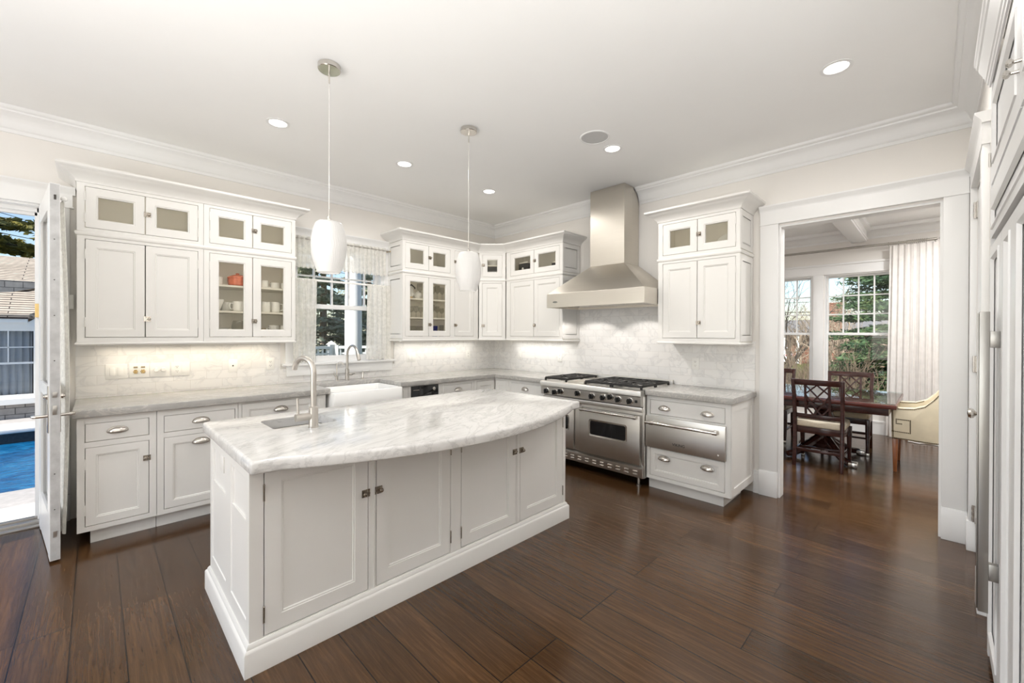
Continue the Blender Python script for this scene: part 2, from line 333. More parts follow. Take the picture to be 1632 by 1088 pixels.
def build(name, mb, mat, parent=None, bev=0.0, ang=35, smooth=True, org=None, bseg=2):
    vs = mb.v
    if parent is not None: o0 = WL[parent.name]
    elif org is not None: o0 = Vector(org)
    else:
        lo = Vector([min(v[i] for v in vs) for i in range(3)]); hi = Vector([max(v[i] for v in vs) for i in range(3)])
        o0 = Vector(((lo.x+hi.x)/2, (lo.y+hi.y)/2, lo.z))
    me = bpy.data.meshes.new(name); me.from_pydata([tuple(v-o0) for v in vs], [], mb.f)
    bm = bmesh.new(); bm.from_mesh(me); bmesh.ops.recalc_face_normals(bm, faces=bm.faces)
    if bev:
        es = [e for e in bm.edges if len(e.link_faces) == 2 and e.calc_face_angle(0) > R(30)]
        bmesh.ops.bevel(bm, geom=es, offset=bev, segments=bseg, profile=0.5, affect='EDGES', clamp_overlap=True)
    if smooth:
        for f in bm.faces: f.smooth = True
        for e in bm.edges:
            if len(e.link_faces) == 2: e.smooth = e.calc_face_angle(0) < R(ang)
    bm.to_mesh(me); bm.free()
    me.materials.append(MATS[mat]); o = bpy.data.objects.new(name, me); COL.objects.link(o)
    if parent is not None: o.parent = parent; WL[o.name] = o0
    else: o.location = o0; WL[o.name] = o0
    return o
def tag(o, label, cat, group=None):
    o['label'] = label; o['category'] = cat
    if group: o['group'] = group
    return o
def thing(name, label, cat, loc, group=None):
    o = bpy.data.objects.new(name, None); COL.objects.link(o); o.location = loc; o.empty_display_size = 0.05
    WL[o.name] = Vector(loc); return tag(o, label, cat, group)
def struct(name, mb, mat, bev=0.0, label=None, cat=None, parent=None):
    o = build(name, mb, mat, parent, bev, org=(0, 0, 0))
    if parent is None:
        o['kind'] = 'structure'; o['label'] = label or name.replace('_', ' '); o['category'] = cat or name.split('_')[0]
    return o
def sroot(name, label, cat, loc):
    o = thing(name, label, cat, loc); o['kind'] = 'structure'; return o
def dup(root, loc, rot=0.0, label=None):
    def cp(o, parent):
        c = o.copy(); COL.objects.link(c); c.parent = parent
        for ch in [x for x in KIDS.get(o.name, [])]: cp(ch, c)
        return c
    c = cp(root, None); c.location = loc; c.rotation_euler = (0, 0, rot)
    if label: c['label'] = label
    return c
KIDS = {}
def kids():
    KIDS.clear()
    for o in COL.objects:
        if o.parent: KIDS.setdefault(o.parent.name, []).append(o)
# ---------------------------------------------------------------- room shell
CH = 3.005           # kitchen ceiling
LN, LE, LS = 'north wall of cream paint behind the sink run', 'east wall of cream paint behind the range', 'south wall of white paint beside the tall refrigerator'
struct('floor', MB().box(-7.6, 3.8, -5.65, 0.0, -0.06, 0.0), 'oak_floor', label='dark brown wide plank oak floor', cat='floor')
struct('ceiling', MB().box(-7.6, 0.0, -5.6, 0.0, CH, CH+0.1), 'ceiling_paint', label='flat white kitchen ceiling', cat='ceiling')
mb = MB()
for b in ((-7.6, -5.45, 0, CH), (-5.45, -4.515, 2.365, CH), (-4.515, -2.79, 0, CH), (-2.79, -1.80, 0, 1.09), (-2.79, -1.80, 2.42, CH), (-1.80, 0.12, 0, CH)):
    mb.box(b[0], b[1], 0, 0.16, b[2], b[3])
struct('wall_north', mb, 'wall_paint', label=LN, cat='wall')
mb = MB()
for b in ((-3.68, 0.0, 0, CH), (-4.68, -3.68, 2.375, CH), (-4.95, -4.68, 0, CH)): mb.box(0, 0.12, b[0], b[1], b[2], b[3])
struct('wall_east', mb, 'wall_paint', label=LE, cat='wall')
mb = MB()
for b in ((-1.38, -0.90, 0, CH), (-0.90, -0.13, 2.10+0.28, CH), (-0.13, 0.0, 0, CH)): mb.box(b[0], b[1], -4.95, -4.835, b[2], b[3])
struct('wall_south', mb, 'wall_paint', label=LS, cat='wall')
mb = MB(); mb.box(-1.42, -1.381, -5.5, -4.86, 0, CH); mb.box(-7.5, -1.42, -5.6, -5.5, 0, CH); mb.box(-2.64, -1.42, -5.49, -4.845, 2.72, CH)
struct('wall_alcove', mb, 'wall_paint', label='alcove walls behind the tall refrigerator', cat='wall')
mb = MB()
for b in ((-5.6, -4.5, 0, CH), (-0.7, 0.0, 0, CH), (-4.5, -0.7, 0, 0.3), (-4.5, -0.7, 2.7, CH)): mb.box(-7.6, -7.5, b[0], b[1], b[2], b[3])
struct('wall_west', mb, 'wall_paint', label='west wall of the family room with a wide opening', cat='wall')  # unseen opening, added to let light into the room

# room crown moulding, in two runs that stop at the hood chimney
PC = [(0, 2.842), (.010, 2.842), (.012, 2.866), (.020, 2.872), (.024, 2.882), (.030, 2.892), (.036, 2.91), (.05, 2.936), (.072, 2.957), (.092, 2.966), (.096, 2.976), (.108, 2.981), (.116, 2.992), (.12, 3.004), (0, 3.004)]
CRP = [(-7.5, 0), (0, 0), (0, -1.918)]
struct('trim_1', MB().sweep(CRP, PC), 'trim_paint', label='white crown moulding along the north wall to the hood chimney', cat='crown moulding')
struct('trim_2', MB().sweep([(0, -2.36), (0, -4.835), (-2.64, -4.835)], PC), 'trim_paint', label='white crown moulding from the hood chimney over the dining opening', cat='crown moulding')

# marble tile backsplash
mb = MB()
mb.box(-4.345, -2.92, -0.012, 0, 0.914, 1.36); mb.box(-2.92, -1.66, -0.012, 0, 0.914, 1.06); mb.box(-1.66, -0.012, -0.012, 0, 0.914, 1.36)
struct('wall_north_tiles', mb, 'marble_tile_north', label='white marble tile splashback around the kitchen window', cat='backsplash')
mb = MB(); mb.box(-0.012, 0, -1.53, 0, 0.914, 1.36); mb.box(-0.012, 0, -2.76, -1.53, 0.90, 1.80); mb.box(-0.012, 0, -3.50, -2.76, 0.914, 1.36)
struct('wall_east_tiles', mb, 'marble_tile_east', label='white marble tile splashback behind the range', cat='backsplash')

# dining opening casing
def casing_e(name, label, y0, y1, ztop):
    mb = MB()
    mb.box(-0.028, 0, y1, y0, 0.22, ztop); mb.box(-0.034, 0, y1-0.002, y0+0.002, 0, 0.215)
    mb.box(-0.031, 0, y1-0.001, y0+0.001, 0.214, 0.222)
    return struct(name, mb, 'trim_paint', 0.002, label, 'casing')
casing_e('trim_3', 'white door casing with plinth beside the warming drawer cabinet', -3.54, -3.68, 2.395)
casing_e('trim_4', 'white door casing with plinth in the corner by the pantry door', -4.68, -4.803, 2.395)
PH = [(0, 2.50), (.030, 2.50), (.032, 2.512), (.038, 2.52), (.052, 2.54), (.056, 2.545), (.056, 2.556), (0, 2.556)]
mb = MB(); mb.box(-0.030, 0, -4.803, -3.54, 2.395, 2.502); mb.box(-0.037, 0, -4.808, -3.535, 2.388, 2.398); mb.sweep([(0, -3.535), (0, -4.825)], PH)
struct('trim_5', mb, 'trim_paint', 0, 'white head casing with cornice over the dining opening', 'casing')
mb = MB(); mb.box(0.0, 0.12, -3.695, -3.68, 0, 2.36); mb.box(0.0, 0.12, -4.68, -4.665, 0, 2.36); mb.box(0, 0.12, -4.68, -3.68, 2.36, 2.375)
struct('trim_6', mb, 'trim_paint', 0, 'white jamb lining of the dining opening', 'jamb')
struct('baseboard_east', MB().box(-0.018, 0, -3.54, -3.49, 0, 0.20).box(-0.022, 0, -3.54, -3.49, 0.17, 0.18), 'trim_paint', 0, 'short white baseboard between the warming drawer cabinet and casing', 'baseboard')

# exterior door opening in the north wall
mb = MB(); mb.box(-4.515, -4.375, -0.026, 0, 0.20, 2.37); mb.box(-4.517, -4.373, -0.034, 0, 0, 0.195)
struct('trim_7', mb, 'trim_paint', 0.002, 'white casing between the open patio door and the cabinets', 'casing')
mb = MB(); mb.box(-5.6, -4.36, -0.03, 0, 2.37, 2.465); mb.box(-5.6, -4.355, -0.036, 0, 2.364, 2.374); mb.sweep([(-5.7, 0), (-4.345, 0)], [(o, z-0.036) for o, z in PH])
mb.box(-5.59, -5.45, -0.026, 0, 0, 2.37)
struct('trim_8', mb, 'trim_paint', 0, 'white head casing with cornice over the patio door opening', 'casing')
mb = MB(); mb.box(-4.53, -4.515, 0.0, 0.16, 0, 2.365); mb.box(-4.545, -4.53, 0.075, 0.16, 0.02, 2.35); mb.box(-4.56, -4.545, 0.115, 0.16, 0.02, 2.335)
mb.box(-5.45, -4.515, 0, 0.16, 2.35, 2.365); mb.box(-5.45, -4.53, 0.075, 0.16, 2.32, 2.35); mb.box(-5.45, -4.545, 0.115, 0.16, 2.30, 2.32); mb.box(-5.45, -5.435, 0, 0.16, 0, 2.35)
struct('trim_9', mb, 'trim_paint', 0, 'white stepped jamb of the patio door opening', 'jamb')
mb = MB(); mb.box(-5.45, -4.515, -0.03, 0.03, 0.0, 0.012); mb.box(-5.45, -4.515, 0.03, 0.18, 0.0, 0.03); mb.box(-5.45, -4.515, 0.09, 0.11, 0.03, 0.045)
struct('trim_10', mb, 'threshold_metal', 0.002, 'metal and stone threshold of the patio door', 'threshold')

# window over the sink
W0, W1, WZ0, WZ1 = -2.79, -1.80, 1.09, 2.42
w1 = sroot('window_1', 'white double hung window over the farmhouse sink', 'window', ((W0+W1)/2, 0.05, WZ0))
mb = MB()
for x0, x1, y0, y1, z0, z1 in ((W0, W0+.03, 0, .16, WZ0, WZ1), (W1-.03, W1, 0, .16, WZ0, WZ1), (W0, W1, 0, .16, WZ1-.03, WZ1), (W0, W1, 0, .16, WZ0, WZ0+.03)): mb.box(x0, x1, y0, y1, z0, z1)
build('window_frame', mb, 'trim_paint', w1)
def sash(x0, x1, y0, y1, z0, z1, st, bot, vm, hm, mw=0.016):
    mb = MB(); mb.box(x0, x0+st, y0, y1, z0, z1); mb.box(x1-st, x1, y0, y1, z0, z1); mb.box(x0+st, x1-st, y0, y1, z0, z0+bot); mb.box(x0+st, x1-st, y0, y1, z1-st, z1)
    for x in vm: mb.box(x-mw/2, x+mw/2, y0+.004, y1-.004, z0+bot, z1-st)
    for z in hm: mb.box(x0+st, x1-st, y0+.006, y1-.006, z-mw/2, z+mw/2)
    return mb
build('upper_sash', sash(W0+.03, W1-.03, .09, .13, 1.69, WZ1-.03, .035, .05, (-2.555, -2.363, -2.172, -1.985), (2.04,)), 'trim_paint', w1)
build('lower_sash', sash(W0+.03, W1-.03, .045, .085, WZ0+.03, 1.725, .035, .06, (), ()), 'trim_paint', w1)
build('upper_pane', MB().box(W0+.06, W1-.06, .108, .112, 1.72, WZ1-.05), 'window_glass', w1, smooth=False)
build('lower_pane', MB().box(W0+.06, W1-.06, .063, .067, WZ0+.08, 1.70), 'window_glass', w1, smooth=False)
mb = MB(); mb.box(W1, W1+.085, -.024, 0, 1.115, 2.44); mb.box(W0-.085, W0, -.024, 0, 1.115, 2.44); mb.box(W0-.09, W1+.09, -.028, 0, 2.42, 2.475); mb.sweep([(W0-.10, 0), (W1+.10, 0)], [(o, z-.042) for o, z in PH])
build('casing', mb, 'trim_paint', w1)
build('stool', MB().box(-2.905, -1.66, -0.06, 0.02, 1.09, 1.115), 'trim_paint', w1, 0.004)
build('apron', MB().box(-2.865, -1.69, -0.03, -0.012, 0.985, 1.088), 'trim_paint', w1, 0.002)

# pantry door in the south wall
d2 = sroot('door_2', 'white panelled pantry door with nickel hinges in the corner', 'door', (-0.515, -4.835, 0))
mb = MB(); mb.box(-0.90, -0.13, -4.875, -4.837, 0.012, 2.37)
for z0, z1 in ((0.25, 0.95), (1.1, 2.25)):
    for x0, x1 in ((-0.80, -0.56), (-0.47, -0.23)):
        mb.rings([[(x0, -4.837, z0), (x1, -4.837, z0), (x1, -4.837, z1), (x0, -4.837, z1)], [(x0+.01, -4.832, z0+.01), (x1-.01, -4.832, z0+.01), (x1-.01, -4.832, z1-.01), (x0+.01, -4.832, z1-.01)], [(x0+.02, -4.8365, z0+.02), (x1-.02, -4.8365, z0+.02), (x1-.02, -4.8365, z1-.02), (x0+.02, -4.8365, z1-.02)]])
build('leaf', mb, 'trim_paint', d2)
for z in (0.25, 1.235, 2.245):
    mb = MB(); mb.box(-0.175, -0.13, -4.836, -4.829, z-.052, z+.052); mb.lathe([(.0085, -.054), (.0085, .054)], (-0.128, -4.826, z), 10)
    for k in (-.034, 0, .034): mb.lathe([(.0095, k-.009), (.0095, k+.009)], (-0.128, -4.826, z), 10)
    build('hinge', mb, 'nickel', d2)
kb = build('knob', MB().lathe([(.026, 0), (.026, .006), (.010, .008), (.009, .034), (.014, .038), (.025, .046), (.027, .056), (.022, .066), (.004, .069)], (-0.845, -4.838, 1.0), 18, 'b'), 'nickel', d2)
mb = MB(); mb.box(-0.13, -0.035, -4.835, -4.805, 0.2, 2.395); mb.box(-0.135, -0.035, -4.835, -4.795, 0, 0.195)
mb.box(-1.03, -0.90, -4.835, -4.808, 0.2, 2.395); mb.box(-1.035, -0.898, -4.835, -4.80, 0, 0.195)
struct('trim_11', mb, 'trim_paint', 0.002, 'white side casing of the pantry door with plinths', 'casing')
mb = MB(); mb.box(-1.04, -0.035, -4.835, -4.805, 2.395, 2.502); mb.sweep([(-0.06, -4.835), (-1.06, -4.835)], PH)
struct('trim_12', mb, 'trim_paint', 0, 'white head casing of the pantry door with cornice', 'casing')

# ---------------------------------------------------------------- dining room shell
struct('ceiling_dining', MB().box(0.12, 3.85, -5.65, -0.9, 2.97, 3.07), 'ceiling_paint', label='white coffered dining room ceiling', cat='ceiling')
DX = 3.73
wins = [(-2.49, -3.29), (-3.44, -4.24)]
mb = MB(); mb.box(DX, DX+.14, -5.65, -0.9, 0, 0.50); mb.box(DX, DX+.14, -5.65, -0.9, 2.335, 2.97)
mb.box(DX, DX+.14, -2.49, -0.9, 0.5, 2.335); mb.box(DX, DX+.14, -3.44, -3.29, 0.5, 2.335); mb.box(DX, DX+.14, -5.65, -4.24, 0.5, 2.335)
struct('wall_dining_east', mb, 'wall_paint', label='east wall of the dining room with tall windows', cat='wall')
struct('wall_dining_north', MB().box(0.12, DX, -1.0, -0.9, 0, 2.97), 'wall_paint', label='north wall of the dining room', cat='wall')
struct('wall_dining_south', MB().box(0.12, DX, -5.65, -5.55, 0, 2.97), 'wall_paint', label='south wall of the dining room', cat='wall')
PD = [(0, 2.812), (.012, 2.812), (.014, 2.838), (.026, 2.846), (.04, 2.875), (.085, 2.915), (.112, 2.922), (.122, 2.94), (.13, 2.968), (0, 2.968)]
struct('trim_13', MB().sweep([(0.12, -1.0), (DX, -1.0), (DX, -5.55), (0.12, -5.55)], PD), 'trim_paint', 0, 'white cornice around the dining ceiling', 'cornice')
mb = MB(); mb.box(0.12, 3.59, -3.95, -3.775, 2.755, 2.97); mb.box(0.12, 3.59, -3.99, -3.735, 2.90, 2.97); mb.box(0.12, 3.59, -3.965, -3.76, 2.775, 2.80)
struct('beam_1', mb, 'trim_paint', 0.004, 'white ceiling beam running across the dining room', 'beam')
mb = MB(); mb.box(0.13, 3.59, -2.45, -2.275, 2.755, 2.97); mb.box(0.13, 3.59, -2.49, -2.235, 2.90, 2.97)
struct('beam_2', mb, 'trim_paint', 0.004, 'second white ceiling beam of the dining room', 'beam')
mb = MB(); mb.box(DX-.02, DX, -5.55, -1.0, 0, 0.19); mb.box(DX-.026, DX, -5.55, -1.0, 0.165, 0.185)
struct('baseboard_dining', mb, 'trim_paint', 0, 'white baseboard under the dining windows', 'baseboard')
mb = MB()
mb.box(DX-.026, DX, -3.43, -3.30, 0.5, 2.34); mb.box(DX-.026, DX, -2.48, -2.36, 0.5, 2.34); mb.box(DX-.026, DX, -4.37, -4.25, 0.5, 2.34)
mb.box(DX-.03, DX, -4.38, -2.35, 2.335, 2.47); mb.box(DX-.045, DX, -4.40, -2.33, 2.47, 2.50); mb.box(DX-.06, DX, -4.42, -2.31, 0.46, 0.50); mb.box(DX-.024, DX, -4.37, -2.36, 0.36, 0.46)
struct('trim_14', mb, 'trim_paint', 0.003, 'white casing and sill around the dining windows', 'casing')
for i, (ya, yb) in enumerate(wins):
    wn = sroot('window_%d' % (i+2), ('white grid window behind the dining table, the one with the parked car', 'white grid window beside the dining curtain, the one with the spruce')[i], 'window', (DX+.07, (ya+yb)/2, 0.5))
    F = Fr((DX, ya, 0), (0, -1, 0), (1, 0, 0)); W = ya-yb
    mb = MB(F)
    for b in ((0, .018, 0, .14, .5, 2.335), (W-.018, W, 0, .14, .5, 2.335), (0.018, W-.018, 0, .14, .5, .52), (0.018, W-.018, 0, .14, 2.317, 2.335)): mb.box(*b)
    build('window_frame', mb, 'trim_paint', wn)
    def sash2(v0, v1, z0, z1, grid):
        mb = MB(F); st = .026; a0, a1 = .018, W-.018
        mb.box(a0, a0+st, v0, v1, z0, z1); mb.box(a1-st, a1, v0, v1, z0, z1); mb.box(a0+st, a1-st, v0, v1, z0, z0+.035); mb.box(a0+st, a1-st, v0, v1, z1-st, z1)
        if grid:
            for k in (1, 2, 3): c = a0+st+(a1-a0-2*st)*k/4; mb.box(c-.009, c+.009, v0+.005, v1-.005, z0+.035, z1-st)
            for k in (1, 2): c = z0+.035+(z1-z0-.035-st)*k/3; mb.box(a0+st, a1-st, v0+.007, v1-.007, c-.009, c+.009)
        return mb
    build('upper_sash', sash2(.075, .11, 1.42, 2.317, True), 'trim_paint', wn)
    build('lower_sash', sash2(.035, .07, .52, 1.445, False), 'trim_paint', wn)
    build('upper_pane', MB(F).box(.04, W-.04, .091, .094, 1.45, 2.30), 'window_glass', wn, smooth=False)
    build('lower_pane', MB(F).box(.04, W-.04, .051, .054, .55, 1.425), 'window_glass', wn, smooth=False)
# ---------------------------------------------------------------- cabinet kit
CP = 'cabinet_paint'
def rect(u0, u1, w0, w1, i, v): return [(u0+i, v, w0+i), (u1-i, v, w0+i), (u1-i, v, w1-i), (u0+i, v, w1-i)]
def panel_mb(F, u0, u1, w0, w1, vf, t=.02, fw=.055, glass=False, flat=False):
    mb = MB(F); e = .0015
    L = [rect(u0, u1, w0, w1, 0, vf-t), rect(u0, u1, w0, w1, 0, vf-e), rect(u0, u1, w0, w1, e, vf)]
    if flat: return mb.rings(L)
    L += [rect(u0, u1, w0, w1, fw, vf), rect(u0, u1, w0, w1, fw+.002, vf-.004), rect(u0, u1, w0, w1, fw+.008, vf-.004), rect(u0, u1, w0, w1, fw+.011, vf-.0095)]
    if glass:
        L += [rect(u0, u1, w0, w1, fw+.011, vf-t), rect(u0, u1, w0, w1, 0, vf-t)]
        return mb.rings(L, False, False)
    return mb.rings(L)
def hinge_mb(F, u, w, vf, h=.032):
    mb = MB(F); mb.lathe([(.0038, -h), (.0038, h)], (u, vf+.003, w), 8)
    for k in (-1, 1): mb.lathe([(.0022, h*k-.003), (.0046, h*k), (.0022, h*k+.004)], (u, vf+.003, w), 8)
    return mb
def latch_mb(F, u, w, vf, side):
    # square catch plate on the door, keeper plate on its neighbour and a small thumb knob
    mb = MB(F); s = side
    def bx(a, b, *r): mb.box(min(a, b), max(a, b), *r)
    bx(u+s*.002, u+s*.030, vf, vf+.003, w-.019, w+.019); bx(u-s*.011, u-s*.001, vf, vf+.003, w-.019, w+.019)
    bx(u+s*.005, u+s*.027, vf+.003, vf+.008, w+.007, w+.015); bx(u+s*.005, u+s*.027, vf+.003, vf+.008, w-.015, w-.007)
    bx(u-s*.009, u+s*.010, vf+.003, vf+.010, w-.005, w+.005)
    mb.lathe([(.004, 0), (.004, .010), (.010, .013), (.011, .018), (.007, .022), (.001, .023)], (u+s*.019, vf+.003, w), 12, 'b')
    return mb
def cup_mb(F, u, w, vf, W=.049, H=.025, D=.024):
    mb = MB(F); z0 = w-.010
    for sc_ in (1.0, .93):                     # hooded half-shell, open below, with an inner skin
        mb.rings([[(u-W*sc_*math.cos(a), vf+.002+D*sc_*math.sin(a)*math.sin(b), z0+H*1.15*sc_*math.sin(a)*math.cos(b)) for b in [PI/2*k/7 for k in range(8)]] for a in [.12+(PI-.24)*i/14 for i in range(15)]], False, False, closed=False)
    rim = lambda o, v: [(u+(W+o)*math.cos(t), v, z0+(H*1.15+o)*math.sin(t)*(1 if math.sin(t) > 0 else .42)) for t in [2*PI*k/28 for k in range(28)]]
    mb.rings([rim(.008, vf), rim(.007, vf+.003), rim(.002, vf+.0035)], True, True)
    return mb
def shell_mb(F, u0, u1, v0, v1, w0, w1, t=.016, shelves=(), parts=(), vfront=None):
    mb = MB(F)
    mb.box(u0, u0+t, v0, v1, w0, w1); mb.box(u1-t, u1, v0, v1, w0, w1); mb.box(u0+t, u1-t, v0, v0+.008, w0, w1)
    mb.box(u0+t, u1-t, v0+.008, v1, w0, w0+t); mb.box(u0+t, u1-t, v0+.008, v1, w1-t, w1)
    for z in shelves: mb.box(u0+t, u1-t, v0+.008, v1, z-t/2, z+t/2)
    for a in parts: mb.box(a-t/2, a+t/2, v0+.008, v1, w0+t, w1-t)
    return mb
def frame_mb(F, u0, u1, w0, w1, holes, vf, t=.02):
    """face frame: the rectangle minus the door holes, as boards"""
    mb = MB(F); us = sorted({u0, u1} | {h[0] for h in holes} | {h[1] for h in holes}); ws = sorted({w0, w1} | {h[2] for h in holes} | {h[3] for h in holes})
    for i in range(len(us)-1):
        run = None
        for j in range(len(ws)-1):
            cu, cw = (us[i]+us[i+1])/2, (ws[j]+ws[j+1])/2
            hole = any(h[0] < cu < h[1] and h[2] < cw < h[3] for h in holes)
            if not hole and run is None: run = ws[j]
            if hole and run is not None: mb.box(us[i], us[i+1], vf-t, vf, run, ws[j]); run = None
        if run is not None: mb.box(us[i], us[i+1], vf-t, vf, run, ws[-1])
    return mb
G = .003
def add_door(root, F, u0, u1, w0, w1, vf, hs=None, latch=None, glass=False, fw=.055, name='door', flat=False, cups=(), ls=None, hz=None):
    d = build(name, panel_mb(F, u0+G, u1-G, w0+G, w1-G, vf, fw=fw, glass=glass, flat=flat), CP, root)
    if glass: build('pane', MB(F).box(u0+fw+.006, u1-fw-.006, vf-.017, vf-.014, w0+fw+.006, w1-fw-.006), 'cabinet_glass', d, smooth=False)
    if hs:
        u = u0+.001 if hs < 0 else u1-.001
        h = (w1-w0); offs = (h*.24, h*.76) if h < .4 else (.11, h-.11)
        for o in offs: build('hinge', hinge_mb(F, u, w0+o, vf), 'latch_metal' if hz else CP, d)
    if latch is not None:
        u = u1-G if hs and hs < 0 else u0+G
        build('latch', latch_mb(F, u, latch, vf, -1 if hs and hs < 0 else 1), 'latch_metal', d)
    for cu, cw in cups: build('cup_pull', cup_mb(F, cu, cw, vf), 'nickel', d)
    return d

UB0, UB1, UL0, UL1, UT0, UT1, UTOP = 1.343, 1.386, 1.388, 2.098, 2.178, 2.475, 2.603   # heights of the upper cabinets
PCAB = [(0, 2.498), (.007, 2.50), (.010, 2.514), (.018, 2.524), (.030, 2.538), (.052, 2.556), (.078, 2.569), (.084, 2.576), (.094, 2.580), (.100, 2.588), (.100, 2.603), (0, 2.603)]
PMID = [(0, 2.120), (.006, 2.123), (.010, 2.131), (.011, 2.140), (.007, 2.149), (0, 2.152)]
PLOW = [(0, 1.335), (.008, 1.335), (.011, 1.342), (.009, 1.350), (0, 1.354)]
def upper(label, F, u0, u1, VF, doors, path, seg, shelves=(), parts=(), sides=(), v0=.013, org=None):
    """doors: (ua, ub, wa, wb, hinge side, latch height or None, glass)"""
    r = thing('wall_cabinet', label, 'cabinet', org, 'white wall cabinets')
    build('carcass', shell_mb(F, u0+.002, u1-.002, v0, VF-.021, UB0, UTOP-.012, shelves=(2.138,)+tuple(shelves), parts=parts), 'interior_paint', r)
    holes = []
    for d in doors: holes.append((d[0], d[1], d[2], d[3]))
    build('face_frame', frame_mb(F, u0+.001, u1-.001, UB0, UTOP-.01, merge(holes), VF), CP, r)
    for d in doors: add_door(r, F, d[0], d[1], d[2], d[3], VF, d[4], d[5], d[6], fw=.055)
    for d in doors:
        if d[6]:                                # added fill lights that brighten the glass bays, no lamps built
            for z in ([2.57] if d[2] > 2.1 else [2.12]+[q-.012 for q in shelves]):
                area('cabinet_fill_light', F((d[0]+d[1])/2, VF-.045, z), tuple(F(0, -.45, -1)-F(0, 0, 0)), .22, .03, .17 if d[2] > 2.1 else .12, (1, .95, .86), 170)
    if path:
        for nm, pr in (('crown', PCAB), ('mid_rail', PMID), ('light_rail', PLOW)): build(nm, MB().sweep(path, pr, seg), CP, r)
    for us, sgn in sides:                       # panelled end
        E = Fr(F(us, 0, 0), F.v, F.u*sgn)
        for wa, wb in ((UB0+.02, 2.11), (2.16, 2.495)):
            b = build('end_panel', panel_mb(E, .016, VF-.003, wa, wb, .0045, t=.004, fw=.05), CP, r)
    return r
def merge(h):
    out = []
    for q in h:
        for o in out:
            if abs(o[2]-q[2]) < 1e-6 and abs(o[3]-q[3]) < 1e-6 and (abs(o[1]-q[0]) < 1e-6 or abs(o[0]-q[1]) < 1e-6):
                o[0], o[1] = min(o[0], q[0]), max(o[1], q[1]); break
        else: out.append(list(q))
    return out

def pair(ua, um, ub, glass_low, glass_top=True, low=1.53, top=2.335):
    return [(ua, um, UL0, UL1, -1, None, glass_low), (um, ub, UL0, UL1, 1, low, glass_low), (ua, um, UT0, UT1, -1, None, glass_top), (um, ub, UT0, UT1, 1, top, glass_top)]
SH = (1.608, 1.832)
VU = .35
pA1 = [(-4.332, 0), (-4.332, -VU), (-3.598, -VU)]
upper('white wall cabinet with two solid doors, beside the open patio door', NA, -4.332, -3.598, VU, pair(-4.291, -3.964, -3.634, False), pA1, None, org=(-3.965, -0.18, UB0))
pA2 = [(-3.598, -VU), (-2.888, -VU), (-2.888, 0)]
upper('white glass-front wall cabinet of cups, between the solid cabinet and the window', NA, -3.598, -2.888, VU, pair(-3.558, -3.240, -2.918, True), pA2, None, SH, (), [(-2.888, 1)], org=(-3.243, -0.18, UB0))
full = [(-1.742, 0), (-1.742, -VU), (-.612, -VU), (-VU, -.612), (-VU, -1.563), (0, -1.563)]
dA = pair(-1.709, -1.390, -1.072, True) + [(-1.004, -.690, UL0, UL1, 1, 1.53, False), (-1.004, -.690, UT0, UT1, 1, 2.335, True)]
upper('white glass-front wall cabinet of stemware, between the window and the corner cabinet', NA, -1.742, -.614, VU, dA, full, (0, 2), SH, (-1.04,), [(-1.742, -1)], org=(-1.18, -0.18, UB0))
# corner cabinet on the diagonal
dv = Vector((1, -1, 0)).normalized(); DG = Fr((-.612, -VU, 0), dv, (-.70711, -.70711, 0)); DL = (Vector((-VU, -.612, 0))-Vector((-.612, -VU, 0))).length
rc = thing('corner_wall_cabinet', 'white diagonal corner wall cabinet behind the far pendant lamp', 'cabinet', (-.3, -.3, UB0), 'white wall cabinets')
mb = MB()
poly = [(-.611, -.013), (-.013, -.013), (-.013, -.611), (-.335, -.611), (-.611, -.335)]
for z0, z1 in ((UB0, UB0+.016), (2.13, 2.146), (UTOP-.028, UTOP-.012)): mb.prism(poly, z0, z1)
mb.box(-.611, -.013, -.025, -.013, UB0+.016, 2.13); mb.box(-.025, -.013, -.611, -.026, UB0+.016, 2.13); mb.box(-.611, -.013, -.025, -.013, 2.146, UTOP-.028); mb.box(-.025, -.013, -.611, -.026, 2.146, UTOP-.028)
mb.prism([(-.60, -.026), (-.026, -.026), (-.026, -.60), (-.32, -.60), (-.60, -.32)], 2.325, 2.339)
build('carcass', mb, 'interior_paint', rc)
hl = [(.052, DL-.052, UL0, UL1), (.052, DL-.052, UT0, UT1)]
build('face_frame', frame_mb(DG, .009, DL-.009, UB0, UTOP-.01, hl, 0), CP, rc)
area('cabinet_fill_light', DG(DL/2, -.05, 2.57), (.5, .5, -1), .16, .03, .2, (1, .95, .86), 170)  # added fill light inside the corner cabinet, no lamp built
add_door(rc, DG, .052, DL-.052, UL0, UL1, 0, 1, 1.53); add_door(rc, DG, .052, DL-.052, UT0, UT1, 0, 1, 2.335, True)
for nm, pr in (('crown', PCAB), ('mid_rail', PMID), ('light_rail', PLOW)): build(nm, MB().sweep(full, pr, (2, 3)), CP, rc)
dB = pair(.692, 1.110, 1.520, False)
upper('white wall cabinet with black appliances on top shelf, beside the hood, corner side', EB, .614, 1.563, VU, dB, full, (3, 5), (), (), [(1.563, 1)], org=(-.18, -1.09, UB0))
pB2 = [(0, -2.742), (-VU, -2.742), (-VU, -3.475), (0, -3.475)]
upper('white wall cabinet with floral plates, over the warming drawer', EB, 2.742, 3.475, VU, pair(2.788, 3.115, 3.440, False), pB2, None, (), (), [(3.475, 1)], org=(-.18, -3.1, UB0))

